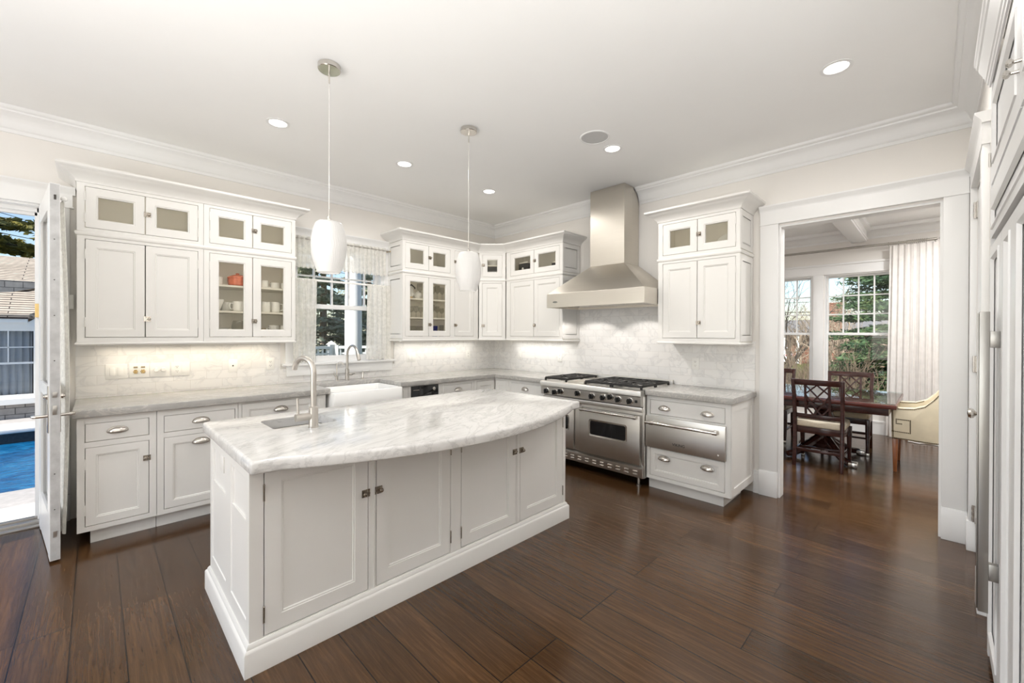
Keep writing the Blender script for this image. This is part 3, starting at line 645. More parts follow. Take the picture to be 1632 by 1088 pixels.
# ---------------------------------------------------------------- base cabinets
CT = .914; CB = .861       # counter top and underside
def base(label, F, u0, u1, VF, cells, toe=True, side=None, org=None, name='base_cabinet', v0=.013, w0=.097, toe0=None, toe1=None):
    """cells: (kind, ua, ub, wa, wb, opts)"""
    r = thing(name, label, 'cabinet', org, 'white base cabinets')
    build('carcass', shell_mb(F, u0+.002, u1-.002, v0, VF-.021, w0, CB-.002), CP, r)
    holes = merge([(c[1], c[2], c[3], c[4]) for c in cells])
    build('face_frame', frame_mb(F, u0+.001, u1-.001, w0, CB-.001, holes, VF), CP, r)
    for c in cells:
        o = c[5] if len(c) > 5 else {}
        add_door(r, F, c[1], c[2], c[3], c[4], VF, o.get('hs'), o.get('latch'), False, o.get('fw', .05), c[0], o.get('flat', False), o.get('cups', ()))
    if toe: build('toe_kick', MB(F).box(toe0 if toe0 is not None else u0+.001, toe1 if toe1 is not None else u1-.001, v0+.1, VF-.05, 0, w0), CP, r)
    return r
VA, VB = .67, .60
DZ0, DZ1, PZ0, PZ1 = .692, .816, .130, .656
base('white base cabinet with one drawer over a door, nearest the patio door', NA, -4.326, -3.922, VA, [('drawer', -4.288, -3.963, DZ0, DZ1, dict(flat=True, cups=[(-4.128, .757)])), ('door', -4.288, -3.963, PZ0, PZ1, dict(hs=-1, latch=.53))], org=(-4.12, -.34, 0), toe0=-4.262)
base('white base cabinet with a cup pull on its pull-out door, behind the island corner', NA, -3.921, -3.418, VA, [('drawer', -3.882, -3.437, DZ0, DZ1, dict(flat=True, cups=[(-3.66, .757)])), ('pull_out_door', -3.882, -3.437, PZ0, PZ1, dict(cups=[(-3.66, .60)]))], org=(-3.67, -.34, 0))
base('white panelled dishwasher front below the grey counter, behind the island faucet', NA, -3.417, -2.803, VA, [('door', -3.392, -2.806, .115, .846, dict(cups=[(-3.10, .775)]))], org=(-3.11, -.34, 0), name='dishwasher_panel')
r = thing('sink_cabinet', 'white sink base cabinet under the farmhouse sink', 'cabinet', (-2.33, -.34, 0), 'white base cabinets')
mb = MB(NA)
for a, b in ((-2.80, -2.724), (-1.94, -1.860)): mb.box(a, b, .02, VA-.021, .097, CB-.002)
mb.box(-2.724, -1.94, .02, VA-.021, .097, .115); build('carcass', mb, CP, r)
mb = MB(NA)
for a, b in ((-2.801, -2.724), (-1.94, -1.859)):
    mb.box(a, b, VA-.02, VA, .097, CB-.001); mb.box(a+.02, b-.02, VA, VA+.006, .15, .82)
mb.box(-2.724, -1.94, VA-.02, VA, .097, .13); mb.box(-2.724, -1.94, VA-.02, VA, .595, .625); build('face_frame', mb, CP, r)
add_door(r, NA, -2.724, -2.332, .13, .595, VA, -1, None); add_door(r, NA, -2.332, -1.94, .13, .595, VA, 1, .5)
build('toe_kick', MB(NA).box(-2.80, -1.86, .12, VA-.05, 0, .097), CP, r)
base('white base cabinet with a cup-pull drawer, between the black appliance and the corner', NA, -1.420, -.945, VA, [('drawer', -1.392, -.982, .70, .826, dict(flat=True, cups=[(-1.187, .765)])), ('drawer', -1.392, -.982, .13, .66, dict(cups=[(-1.187, .6)]))], org=(-1.18, -.34, 0))
rcb = thing('corner_base_cabinet', 'white corner base cabinet with folded doors under the grey counter', 'cabinet', (-.45, -.45, 0), 'white base cabinets')
build('carcass', MB().prism([(-.944, -.013), (-.013, -.013), (-.013, -.918), (-.58, -.918), (-.58, -.65), (-.944, -.65)], .097, CB-.002), CP, rcb)
mb = MB(NA); mb.box(-.944, -.906, .651, VA, .097, CB-.001); mb.box(-.906, -.60, .651, VA, .835, CB-.001); mb.box(-.906, -.60, .651, VA, .097, .13)
mb2 = MB(EB); mb.F = EB; mb.box(.885, .919, .581, VB, .097, CB-.001); mb.box(VA+.001, .885, .581, VB, .835, CB-.001); mb.box(VA+.001, .885, .581, VB, .097, .13); build('face_frame', mb, CP, rcb)
add_door(rcb, NA, -.906, -.606, .13, .835, VA, -1, None); add_door(rcb, EB, .676, .885, .13, .835, VB, 1, None)
build('toe_kick', MB().prism([(-.944, -.1), (-.1, -.1), (-.1, -.918), (-.55, -.918), (-.55, -.62), (-.944, -.62)], 0, .096), CP, rcb)
base('white base cabinet with a cup-pull drawer, between the corner and the range', EB, .920, 1.522, VB, [('drawer', .955, 1.485, .70, .826, dict(flat=True, cups=[(1.20, .765)])), ('drawer', .955, 1.485, .42, .66, dict(cups=[(1.2, .6)])), ('drawer', .955, 1.485, .13, .385, dict(cups=[(1.2, .3)]))], org=(-.3, -1.22, 0))
wd = base('white base cabinet holding the steel warming drawer', EB, 2.759, 3.488, VB, [('drawer', 2.792, 3.444, .692, .824, dict(flat=True, cups=[(2.928, .757), (3.304, .757)])), ('drawer', 2.792, 3.444, .130, .386, dict(fw=.045, cups=[(2.928, .303), (3.304, .303)]))], org=(-.3, -3.12, 0), toe1=3.418)
E2 = Fr(EB(3.488, 0, 0), EB.v, EB.u)
build('end_panel', panel_mb(E2, .016, VB, .100, CB-.002, .006, t=.0055, fw=.065), CP, wd)
# black under-counter appliance beside the sink
ap = thing('beverage_cooler', 'black glass under-counter cooler in the run beside the farmhouse sink', 'appliance', (-1.64, -.34, 0))
build('body', MB(NA).box(-1.856, -1.422, .02, .64, .01, .858), 'cabinet_paint', ap)
build('frame', frame_mb(NA, -1.856, -1.422, .01, .859, [(-1.826, -1.466, .10, .852)], VA, .03), CP, ap)
d = build('glass_door', MB(NA).box(-1.823, -1.469, .645, VA-.002, .103, .849), 'black_glass', ap, .003)
build('handle', MB(NA).tube([(-1.80, VA+.002, .807), (-1.80, VA+.012, .807), (-1.73, VA+.012, .807), (-1.73, VA+.002, .807)], .004), 'nickel', d)
build('control_knob', MB(NA).lathe([(.017, 0), (.019, .004), (.014, .007), (.013, .012), (.002, .013)], (-1.528, VA-.002, .806), 16, 'b'), 'steel', d)

# ---------------------------------------------------------------- grey stone counters
def slab(name, label, poly, z0, z1, mat, hole=None, r=.006, cat='countertop', org=None, top_r=None):
    """polygon slab with eased edges and an optional hole"""
    def inset(P, d):
        n = len(P); out = []
        A = sum(P[i][0]*P[(i+1) % n][1]-P[(i+1) % n][0]*P[i][1] for i in range(n))
        sg = 1 if A > 0 else -1
        for i in range(n):
            a, b, c = Vector(P[i-1]), Vector(P[i]), Vector(P[(i+1) % n]); d0, d1 = (b-a).normalized(), (c-b).normalized()
            n0, n1 = Vector((-d0.y, d0.x))*sg, Vector((-d1.y, d1.x))*sg; m = (n0+n1).normalized(); m = m/max(.3, m.dot(n0)); out.append((b.x+m.x*d, b.y+m.y*d))
        return out
    tr = top_r or r
    prof = [(r, z0), (r*.3, z0+r*.3), (0, z0+r), (0, z1-tr)] + [(tr*(1-math.cos(PI/2*k/4)), z1-tr+tr*math.sin(PI/2*k/4)) for k in range(1, 5)]
    bm = bmesh.new(); loops = []
    for d, z in prof: loops.append([bm.verts.new((p[0], p[1], z)) for p in inset(poly, d)])
    n = len(poly)
    for A, B in zip(loops, loops[1:]):
        for k in range(n): bm.faces.new((A[k], A[(k+1) % n], B[(k+1) % n], B[k]))
    def cap(loop, hl):
        es = [bm.edges.get((loop[k], loop[(k+1) % n])) for k in range(n)]
        if hl: es += [bm.edges.get((hl[k], hl[(k+1) % len(hl)])) or bm.edges.new((hl[k], hl[(k+1) % len(hl)])) for k in range(len(hl))]
        bmesh.ops.triangle_fill(bm, use_beauty=True, edges=es)
    hb = ht = None
    if hole:
        hb = [bm.verts.new((p[0], p[1], z0)) for p in hole]; ht = [bm.verts.new((p[0], p[1], z1)) for p in hole]; m = len(hole)
        for k in range(m): bm.faces.new((hb[k], hb[(k+1) % m], ht[(k+1) % m], ht[k]))
    cap(loops[0], hb); cap(loops[-1], ht)
    mb = MB(); bm.verts.index_update(); mb.v = [v.co.copy() for v in bm.verts]; mb.f = [[v.index for v in f.verts] for f in bm.faces]; bm.free()
    o = build(name, mb, mat, ang=50); return tag(o, label, cat)
def rrect(x0, x1, y0, y1, r, n=5):
    P = []
    for cx, cy, a in ((x1-r, y1-r, 0), (x0+r, y1-r, 90), (x0+r, y0+r, 180), (x1-r, y0+r, 270)):
        for k in range(n+1): t = R(a+90*k/n); P.append((cx+r*math.cos(t), cy+r*math.sin(t)))
    return P
FA, FB = .705, .632
slab('countertop', 'grey stone countertop running from the patio door around the corner to the range', [(-4.345, -.0125), (-4.345, -FA), (-2.694, -FA), (-2.694, -.235), (-1.968, -.235), (-1.968, -FA), (-FB, -FA), (-FB, -1.524), (-.0125, -1.524), (-.0125, -.0125)], CB, CT, 'grey_stone')
slab('countertop', 'short grey stone countertop over the warming drawer', [(-.0125, -2.757), (-FB, -2.757), (-FB, -3.512), (-.0125, -3.512)], CB, CT, 'grey_stone')

# farmhouse sink
def basin(name, label, x0, x1, y0, y1, z0, z1, wall, rad, mat, cat, floor=.03, flange=0.0):
    mb = MB(); out = rrect(x0, x1, y0, y1, rad); inn = rrect(x0+wall, x1-wall, y0+wall, y1-wall, max(rad*.8, .02)); low = rrect(x0+wall+.012, x1-wall-.012, y0+wall+.012, y1-wall-.012, max(rad*.8, .02))
    e = min(.006, wall*.3); oi = rrect(x0+e, x1-e, y0+e, y1-e, rad); ie = rrect(x0+wall-e, x1-wall+e, y0+wall-e, y1-wall+e, max(rad*.8, .02)+e)
    L = lambda P, z: [(p[0], p[1], z) for p in P]
    mb.rings([L(oi, z0), L(out, z0+e), L(out, z1-e), L(oi, z1), L(ie, z1), L(inn, z1-e), L(low, z0+floor)])
    return tag(build(name, mb, mat, ang=50), label, cat)
fs = basin('farmhouse_sink', 'white apron-front farmhouse sink below the window', -2.690, -1.972, -.755, -.245, .63, .872, .032, .018, 'ceramic', 'sink')
# ---------------------------------------------------------------- island
isl = thing('kitchen_island', 'white kitchen island with four panelled doors and a bowed marble top', 'island', (-2.71, -2.22, 0))
IX0, IX1, IY0, IY1 = -3.782, -1.655, -2.632, -1.80
body_top = .859
IF = Fr((0, 0, 0), (1, 0, 0), (0, -1, 0))      # front frame: u = x, v = -y
vf = -IY0
doors = [(-3.729, -3.259), (-3.219, -2.747), (-2.671, -2.197), (-2.161, -1.69)]
build('carcass', shell_mb(IF, IX0+.004, IX1-.004, 1.80+.004, vf-.021, .125, .62), CP, isl)
holes = [(a, b, .131, .853) for a, b in doors]
mb = frame_mb(IF, IX0+.0005, IX1-.0005, .1205, body_top-.0005, holes, vf)
build('face_frame', mb, CP, isl)
for i, (a, b) in enumerate(doors):
    hs = -1 if i % 2 == 0 else 1
    d = build('door', panel_mb(IF, a+.004, b-.002, .131+.003, .853-.003, vf, fw=.066), CP, isl)
    u = a+.001 if hs < 0 else b-.001
    for z in (.225, .745): build('hinge', hinge_mb(IF, u, z, vf, .034), 'latch_metal', d)
    build('latch', latch_mb(IF, b-.004 if hs < 0 else a+.004, .622, vf, -1 if hs < 0 else 1), 'latch_metal', d)
mb = MB(IF)
for a in (-3.232, -2.190): mb.box(a-.0, a+.006, vf-.001, vf+.004, .131, .853)
for x0, x1 in ((IX0, -3.742), (-1.679, IX1)): pass
build('bead', mb, CP, isl)
# panelled ends and back
for nm, F, L in (('west', Fr((IX0, 0, 0), (0, -1, 0), (-1, 0, 0)), (1.801, 2.6315)), ('east', Fr((IX1, 0, 0), (0, -1, 0), (1, 0, 0)), (1.801, 2.6315)), ('back', Fr((0, IY1, 0), (1, 0, 0), (0, 1, 0)), (IX0+.021, IX1-.021))):
    u0, u1 = L
    if nm == 'back': cuts = [(u0, u0+.53), (u0+.53, u0+1.06), (u0+1.06, u0+1.59), (u0+1.59, u1)]
    else: cuts = [(u0, u0+.44), (u0+.44, u1)]
    mb = MB(F)
    for a, b in cuts:
        fw = .052; e = .0
        mb.rings([rect(a, b, .12, body_top, 0, -.02), rect(a, b, .12, body_top, 0, 0), [(a+fw, 0, .20), (b-fw, 0, .20), (b-fw, 0, body_top-fw), (a+fw, 0, body_top-fw)], [(a+fw+.003, -.004, .203), (b-fw-.003, -.004, .203), (b-fw-.003, -.004, body_top-fw-.003), (a+fw+.003, -.004, body_top-fw-.003)], [(a+fw+.012, -.006, .214), (b-fw-.012, -.006, .214), (b-fw-.012, -.006, body_top-fw-.012), (a+fw+.012, -.006, body_top-fw-.012)], [(a+fw+.016, -.012, .218), (b-fw-.016, -.012, .218), (b-fw-.016, -.012, body_top-fw-.016), (a+fw+.016, -.012, body_top-fw-.016)]])
    build('end_panel' if nm != 'back' else 'back_panel', mb, CP, isl)
PB = [(0, 0.0), (.022, 0), (.022, .096), (.018, .104), (.012, .108), (.012, .114), (.004, .126), (0, .128)]
build('base_moulding', MB().rings([[(IX0-o, IY0-o, z), (IX1+o, IY0-o, z), (IX1+o, IY1+o, z), (IX0-o, IY1+o, z)] for o, z in PB[1:-1]] + [[(IX0+.002, IY0+.002, .128), (IX1-.002, IY0+.002, .128), (IX1-.002, IY1-.002, .128), (IX0+.002, IY1-.002, .128)]]), CP, isl)
op = build('outlet_plate', MB().box(IX0+.0055, IX0+.0125, -2.10, -2.03, .712, .828), 'plate_white', isl, .002)
# marble top: straight ends, bowed front
top = [(-3.803, -1.69), (-3.803, -2.742), (-3.70, -2.752)]
N = 40; cxm = -2.71; half = .99; sag = .262
for k in range(1, N):
    x = -3.70 + 1.98*k/N; t = (x-cxm)/half
    top.append((x, -2.752 - sag*(1-t*t)))
top += [(-1.72, -2.752), (-1.617, -2.742), (-1.617, -1.69)]
def soften(P, idx, r=.02):
    out = []
    for i, p in enumerate(P):
        if i in idx:
            a, b, c = Vector(P[i-1]), Vector(p), Vector(P[(i+1) % len(P)])
            p0, p1 = b+(a-b).normalized()*r, b+(c-b).normalized()*r
            for t in (0, .25, .5, .75, 1): q = p0*(1-t)**2+b*2*t*(1-t)+p1*t*t; out.append((q.x, q.y))
        else: out.append(p)
    return out
top = soften(top, {0, 1, len(top)-1, len(top)-2}, .018)
SX0, SX1, SY0, SY1 = -3.565, -3.225, -2.195, -1.885
slab('island_countertop', 'white veined marble island countertop with a bowed front edge', top, .8605, CT, 'island_marble', hole=rrect(SX0, SX1, SY0, SY1, .045), r=.008, top_r=.014)
basin('prep_sink', 'small stainless steel prep sink let into the marble island', SX0-.014, SX1+.014, SY0-.014, SY1+.014, .68, .8595, .012, .05, 'steel_dark', 'sink', .02)

# ---------------------------------------------------------------- faucets
def arc(c, r, d, a0, a1, n=14):
    c, d = Vector(c), Vector(d).normalized()
    return [c + d*(r*math.cos(R(a0+(a1-a0)*k/n))) + Vector((0, 0, r*math.sin(R(a0+(a1-a0)*k/n)))) for k in range(n+1)]
fx, fy = -3.394, -2.262
t = thing('island_faucet', 'tall brushed nickel gooseneck faucet on the marble island', 'faucet', (fx, fy, CT))
build('body', MB().lathe([(.027, 0), (.027, .004), (.0235, .006), (.0235, .108), (.020, .112), (.0165, .114)], (fx, fy, CT), 24), 'nickel_satin', t)
dd = Vector((-.30, .95, 0)).normalized(); rr = .082
cc = Vector((fx, fy, 1.205)) + dd*rr
build('spout', MB().tube([(fx, fy, CT+.112), (fx, fy, 1.15)] + arc(cc, rr, -dd, 0, 168, 18), .0148, 14), 'nickel_satin', t)
h = build('handle', MB().tube([(fx-.018, fy, CT+.062), (fx-.092, fy, CT+.062)], [.020, .020], 16).tube([(fx-.078, fy, CT+.066), (fx-.082, fy, CT+.165)], [.0065, .0055], 10), 'nickel_satin', t)
fx, fy = -2.29, -.135
t = thing('sink_faucet', 'nickel pull-down faucet standing behind the farmhouse sink', 'faucet', (fx, fy, CT))
build('body', MB().lathe([(.026, 0), (.026, .004), (.021, .006), (.021, .12), (.016, .124)], (fx, fy, CT), 20), 'nickel_satin', t)
dd = Vector((.1, -.99, 0)).normalized(); rr = .105; cc = Vector((fx, fy, 1.185))+dd*rr
a_ = arc(cc, rr, -dd, 0, 160, 18); e0 = a_[-1]; tg = (a_[-1]-a_[-2]).normalized()
build('spout', MB().tube([(fx, fy, CT+.12), (fx, fy, 1.1)] + a_, .013, 12), 'nickel_satin', t)
build('spray_head', MB().tube([e0, e0+tg*.03, e0+tg*.085, e0+tg*.09], [.014, .019, .019, .014], 14), 'nickel_satin', t)
build('handle', MB().tube([(fx+.018, fy, CT+.06), (fx+.055, fy, CT+.06)], .012, 12).tube([(fx+.05, fy, CT+.06), (fx+.055, fy-.07, CT+.075)], [.006, .005], 8), 'nickel_satin', t)
fx, fy = -2.40, -.13
t = thing('filter_faucet', 'slim nickel drinking water faucet beside the taller sink faucet', 'faucet', (fx, fy, CT))
build('body', MB().lathe([(.019, 0), (.019, .004), (.013, .006), (.013, .05), (.008, .054)], (fx, fy, CT), 16), 'nickel', t)
cc = Vector((fx+.035, fy, 1.075)); build('spout', MB().tube([(fx, fy, CT+.05), (fx, fy, 1.02)] + arc(cc, .035, (-.8, .6, 0), 0, 170), .0055, 10), 'nickel', t)
build('handle', MB().tube([(fx-.012, fy, CT+.035), (fx-.028, fy, CT+.07), (fx-.03, fy, CT+.10)], [.005, .004, .004], 8), 'nickel', t)
fx, fy = -2.115, -.135
t = thing('soap_dispenser', 'short nickel soap dispenser at the window end of the farmhouse sink', 'dispenser', (fx, fy, CT))
build('body', MB().lathe([(.020, 0), (.020, .004), (.014, .006), (.014, .07), (.010, .078)], (fx, fy, CT), 16), 'nickel', t)
build('pump', MB().tube([(fx, fy, CT+.078), (fx, fy, CT+.092), (fx+.05, fy-.045, CT+.09), (fx+.055, fy-.05, CT+.082)], .006, 10), 'nickel', t)

# ---------------------------------------------------------------- range
ra = thing('kitchen_range', 'wide stainless steel kitchen range with two ovens below the hood', 'range', (-.36, -2.14, 0))
U0, U1 = 1.530, 2.752
st = 'steel'
mb = MB(EB); mb.box(U0, U1, .02, .585, .10, .885); build('body', mb, 'steel_dark', ra)
mb = MB(EB)
for a, b in ((U0, U0+.016), (U1-.016, U1)): mb.box(a, b, .585, .635, .085, .86)
mb.box(U0+.016, U1-.016, .585, .60, .09, .86); build('front_frame', mb, st, ra, .002)
# cooktop deck with front landing
prof = [(.02, .880), (.02, .904), (.66, .904), (.688, .902), (.700, .894), (.703, .884), (.703, .852), (.695, .848), (.60, .848), (.60, .880)]
build('cooktop_deck', MB(EB).prism([(p[0], p[1]) for p in prof], U0, U1, 'bc'), st, ra)
prof = [(.60, .752), (.665, .752), (.688, .758), (.697, .845), (.60, .845)]
cpn = build('control_panel', MB(EB).prism(prof, U0+.006, U1-.006, 'bc'), st, ra)
vk = .693
kn = [1.625, 1.742, 1.822, 2.045, 2.218, 2.350, 2.432, 2.518, 2.640]; kz = [.797, .795, .811, .814, .802, .802, .818, .802, .801]
for u, z in zip(kn, kz):
    b = build('bezel', MB(EB).lathe([(.034, 0), (.035, .004), (.031, .009), (.026, .010)], (u, vk, z), 24, 'b'), 'nickel', cpn)
for u, z in zip(kn, kz):
    mb = MB(EB).lathe([(.026, .008), (.025, .03), (.022, .034), (.002, .035)], (u, vk, z), 24, 'b'); mb.box(u-.006, u+.006, vk+.03, vk+.05, z-.025, z+.025)
    build('knob', mb, 'black_enamel', ra)
build('rocker_switch', MB(EB).box(2.69, 2.714, vk, vk+.006, .79, .815), 'black_enamel', cpn, .001)
mb = MB(EB); mb.box(U0+.016, U1-.008, .60, .664, .700, .744); build('vent_ledge', mb, st, ra, .003)
def oven(u0, u1, z0, z1, win, wz):
    d = build('oven_door', MB(EB).box(u0, u1, .605, .655, z0, z1), st, ra, .004)
    fr = MB(EB); a, b = win
    R0 = rrect(a-.016, b+.016, wz[0]-.016, wz[1]+.016, .026); R1 = rrect(a, b, wz[0], wz[1], .018)
    fr.rings([[(p[0], .655, p[1]) for p in R0], [(p[0], .659, p[1]) for p in R0], [(p[0], .657, p[1]) for p in R1]], False, False); build('window_trim', fr, 'nickel', d)
    build('oven_window', MB(EB).rings([[(p[0], .6545, p[1]) for p in R1], [(p[0], .6562, p[1]) for p in R1]]), 'black_glass', d)
    mb = MB(EB); hz = z1-.012
    mb.tube([(u0+.035, .70, hz), (u1-.012, .70, hz)], .0125, 14)
    for u in (u0+.06, u1-.03): mb.box(u-.014, u+.014, .655, .704, hz-.016, hz+.016)
    build('handle', mb, 'nickel', d, .002)
oven(1.550, 1.958, .205, .662, (1.62, 1.888), (.41, .545)); oven(2.030, 2.716, .205, .662, (2.168, 2.572), (.405, .545))
build('divider', MB(EB).box(1.968, 2.022, .60, .64, .205, .69), st, ra, .002)
vp = build('vent_panel', MB(EB).prism([(.60, .088), (.652, .088), (.658, .10), (.658, .180), (.60, .196)], U0+.006, U1-.006, 'bc'), st, ra)
k = 0
for u in [1.59+.0905*i for i in range(13)]:
    mb = MB(EB)
    for z in (.118, .145): mb.tube([(u-.022, .657, z), (u+.022, .657, z)], [.0075, .0075], 8)
    build('louvre', mb, 'nickel', vp)
for u in (U0+.07, U1-.07):
    for v in (.10, .605): build('leg', MB(EB).lathe([(.022, 0), (.022, .012), (.014, .016), (.014, .09)], (u, v, 0), 14), 'nickel', ra)
build('backguard', MB(EB).prism([(.014, .88), (.014, .955), (.03, .955), (.045, .945), (.05, .904), (.05, .88)], U0, U1, 'bc'), st, ra)
build('griddle', MB(EB).box(1.872, 2.075, .09, .64, .9035, .918).box(1.885, 2.062, .105, .60, .918, .922), 'steel_warm', ra, .003)
def grate(u0, u1, v0, v1):
    z = .945; mb = MB(EB); b = .007
    for u in (u0, u1): mb.box(u-b, u+b, v0, v1, z-.022, z)
    for v in (v0, v1): mb.box(u0, u1, v-b, v+b, z-.022, z)
    cu, cv = (u0+u1)/2, (v0+v1)/2
    for a in range(8):
        c, s_ = math.cos(a*PI/4), math.sin(a*PI/4); L = .5*min((u1-u0)/max(.3, abs(c)), (v1-v0)/max(.3, abs(s_))); L = min(L, .5*math.hypot(u1-u0, v1-v0)*.96)
        mb.tube([(cu+c*.035, cv+s_*.035, z-.002), (cu+c*L, cv+s_*L, z-.010)], [.007, .008], 6)
    for u in (u0, u1):
        for v in (v0, v1): mb.box(u-.009, u+.009, v-.009, v+.009, .904, z-.01)
    build('grate', mb, 'cast_iron', ra, .0015)
    mb = MB(EB); mb.lathe([(.052, 0), (.052, .004), (.030, .010), (.030, .016)], (cu, cv, .904), 20); build('burner', mb, 'nickel', ra)
    build('burner_cap', MB(EB).lathe([(.034, 0), (.036, .006), (.026, .012), (.002, .013)], (cu, cv, .9205), 20), 'cast_iron', ra)
for u0, u1 in ((1.556, 1.846), (2.096, 2.396), (2.412, 2.722)):
    for v0, v1 in ((.075, .345), (.361, .635)): grate(u0, u1, v0, v1)

# warming drawer
wdr = thing('warming_drawer', 'stainless steel warming drawer with a full-width bar handle', 'warming drawer', (-.6, -3.105, .39))
build('front', MB(EB).box(2.760, 3.453, .6015, .625, .393, .678), 'steel', wdr, .004)
mb = MB(EB); mb.tube([(2.775, .672, .622), (3.405, .672, .622)], .0135, 14)
for u in (2.835, 3.385): mb.box(u-.018, u+.018, .624, .676, .605, .639)
build('handle', mb, 'nickel', wdr, .002)
build('indicator', MB(EB).lathe([(.008, 0), (.006, .003), (.001, .004)], (3.398, .625, .433), 12, 'b'), 'plate_white', wdr)
def lettering(name, body, F, u, v, wz, size, mat, parent, ext=.0008):
    cu = bpy.data.curves.new(name, 'FONT'); cu.body = body; cu.size = size; cu.align_x = 'CENTER'; cu.align_y = 'CENTER'; cu.extrude = ext
    tmp = bpy.data.objects.new('tmp_text', cu); COL.objects.link(tmp)
    bpy.context.view_layer.update(); me = bpy.data.meshes.new_from_object(tmp.evaluated_get(bpy.context.evaluated_depsgraph_get()))
    mb = MB(F); mb.pts([(u+q.co.x, v+q.co.z, wz+q.co.y) for q in me.vertices]); mb.f = [list(p.vertices) for p in me.polygons]
    bpy.data.objects.remove(tmp); bpy.data.curves.remove(cu); bpy.data.meshes.remove(me)
    return build(name, mb, mat, parent, smooth=False)
lettering('lettering', 'VIKING', EB, 3.07, .626, .452, .034, 'dark_slot', wdr)

# ---------------------------------------------------------------- hood
hd = thing('range_hood', 'brushed stainless steel chimney hood above the range', 'hood', (-.3, -2.14, 1.72))
V = .612; a0, a1 = 1.547, 2.737; c0, c1, cv = 1.927, 2.353, .318
band = MB(EB)
L = [[(a0, .014, 1.718), (a1, .014, 1.718), (a1, V, 1.718), (a0, V, 1.718)], [(a0, .014, 1.868), (a1, .014, 1.868), (a1, V, 1.868), (a0, V, 1.868)], [(c0, .014, 2.170), (c1, .014, 2.170), (c1, cv, 2.170), (c0, cv, 2.170)]]
ins = [[(a0+.022, .036, 1.718), (a1-.022, .036, 1.718), (a1-.022, V-.022, 1.718), (a0+.022, V-.022, 1.718)], [(a0+.022, .036, 1.745), (a1-.022, .036, 1.745), (a1-.022, V-.022, 1.745), (a0+.022, V-.022, 1.745)]]
build('canopy', MB(EB).rings([ins[1], ins[0]] + L, True, True), 'steel_warm', hd, .0015, ang=20)
ch = [(.014, 2.1705), (cv, 2.1705), (cv, 3.003), (.128, 3.003), (.128, 2.985), (.06, 2.94), (.03, 2.885), (.014, 2.84)]
build('chimney', MB(EB).prism(ch, c0+.001, c1-.001, 'bc'), 'steel_warm', hd, .0015, ang=20)
mb = MB(EB)
for k in range(3): mb.box(1.60+.37*k, 1.95+.37*k, .06, .55, 1.735, 1.7445)
build('filter', mb, 'nickel', hd, .002)
for u in (1.82, 2.46):
    lp = build('hood_lamp', MB(EB).lathe([(.036, 0), (.036, .006), (.030, .008)], (u, .50, 1.728), 18), 'bulb_glow', hd)
    sp = bpy.data.lights.new('hood_spot', 'SPOT'); sp.energy = 9.0; sp.spot_size = R(112); sp.spot_blend = .25; sp.shadow_soft_size = .02; sp.color = (1, .94, .88)
    so = bpy.data.objects.new('hood_spot', sp); COL.objects.link(so); so.location = EB(u, .44, 1.722); so.rotation_euler = Vector((.30, 0, -1)).to_track_quat('-Z', 'Y').to_euler()
lg = build('badge', MB(EB).rings([[(1.668+.036*math.cos(t), V, 1.776+.013*math.sin(t)) for t in [2*PI*k/20 for k in range(20)]], [(1.668+.034*math.cos(t), V+.003, 1.776+.012*math.sin(t)) for t in [2*PI*k/20 for k in range(20)]]]), 'nickel', hd)
lettering('lettering', 'VIKING', EB, 1.668, V+.0035, 1.776, .017, 'dark_slot', lg)
# ---------------------------------------------------------------- tall refrigerator wall
SC = Fr((0, -4.835, 0), (-1, 0, 0), (0, 1, 0))
TP = 'tall_paint'
fr = thing('refrigerator', 'tall white panelled refrigerator with long steel bar handle', 'refrigerator', (-2.02, -5.1, 0))
build('carcass', MB(SC).box(1.422, 2.64, -.64, -.006, .02, 2.52), TP, fr)
build('end_stile', MB(SC).box(1.385, 1.42, -.02, .020, .0, 2.545), TP, fr)
def tallpanel(u0, u1, w0, w1, vf, panels):
    mb = MB(SC); mb.box(u0, u1, vf-.02, vf-.0105, w0, w1)
    us = [u0] + [x for p in panels for x in p[:2]] + [u1]
    for i in range(0, len(us), 2): mb.box(us[i], us[i+1], vf-.0105, vf, w0, w1)
    for a, b, c, d in panels:
        mb.box(a, b, vf-.0105, vf, w0, c); mb.box(a, b, vf-.0105, vf, d, w1)
        mb.rings([rect(a, b, c, d, 0, vf), rect(a, b, c, d, .002, vf+.005), rect(a, b, c, d, .012, vf+.004), rect(a, b, c, d, .022, vf-.007)], False, False)
    return mb
d1 = build('door', tallpanel(1.424, 1.858, .04, 1.815, .020, [(1.455, 1.775, .115, 1.772)]), TP, fr)
d2_ = build('door', tallpanel(1.864, 2.63, .04, 1.815, .020, [(1.95, 2.115, .115, 1.772), (2.285, 2.55, .115, 1.772)]), TP, fr)
mb = MB(SC); mb.box(1.812, 1.848, .046, .073, .375, 1.515)
mb.box(1.822, 1.838, .073, .077, .38, 1.51)
for z in (.53, 1.41): mb.box(1.815, 1.845, .020, .046, z-.031, z+.031)
build('handle', mb, 'handle_steel', d1, .0015)
build('gap', MB(SC).box(1.424, 2.63, -.004, .004, 1.818, 1.848), 'steel_dark', fr)
build('grille_panel', tallpanel(1.424, 2.63, 1.852, 2.07, .020, [(1.462, 2.59, 1.885, 1.985)]), TP, fr)
u1_ = build('upper_door', tallpanel(1.424, 2.32, 2.09, 2.50, .020, [(1.50, 2.24, 2.16, 2.43)]), TP, fr); u2_ = build('upper_door', tallpanel(2.326, 2.63, 2.09, 2.50, .020, [(2.40, 2.55, 2.16, 2.43)]), TP, fr)
for u, p in ((2.29, u1_), (2.365, u2_)): build('knob', MB(SC).lathe([(.006, 0), (.005, .016), (.012, .021), (.013, .027), (.008, .032), (.001, .033)], (u, .020, 2.21), 14, 'b'), 'nickel', p)
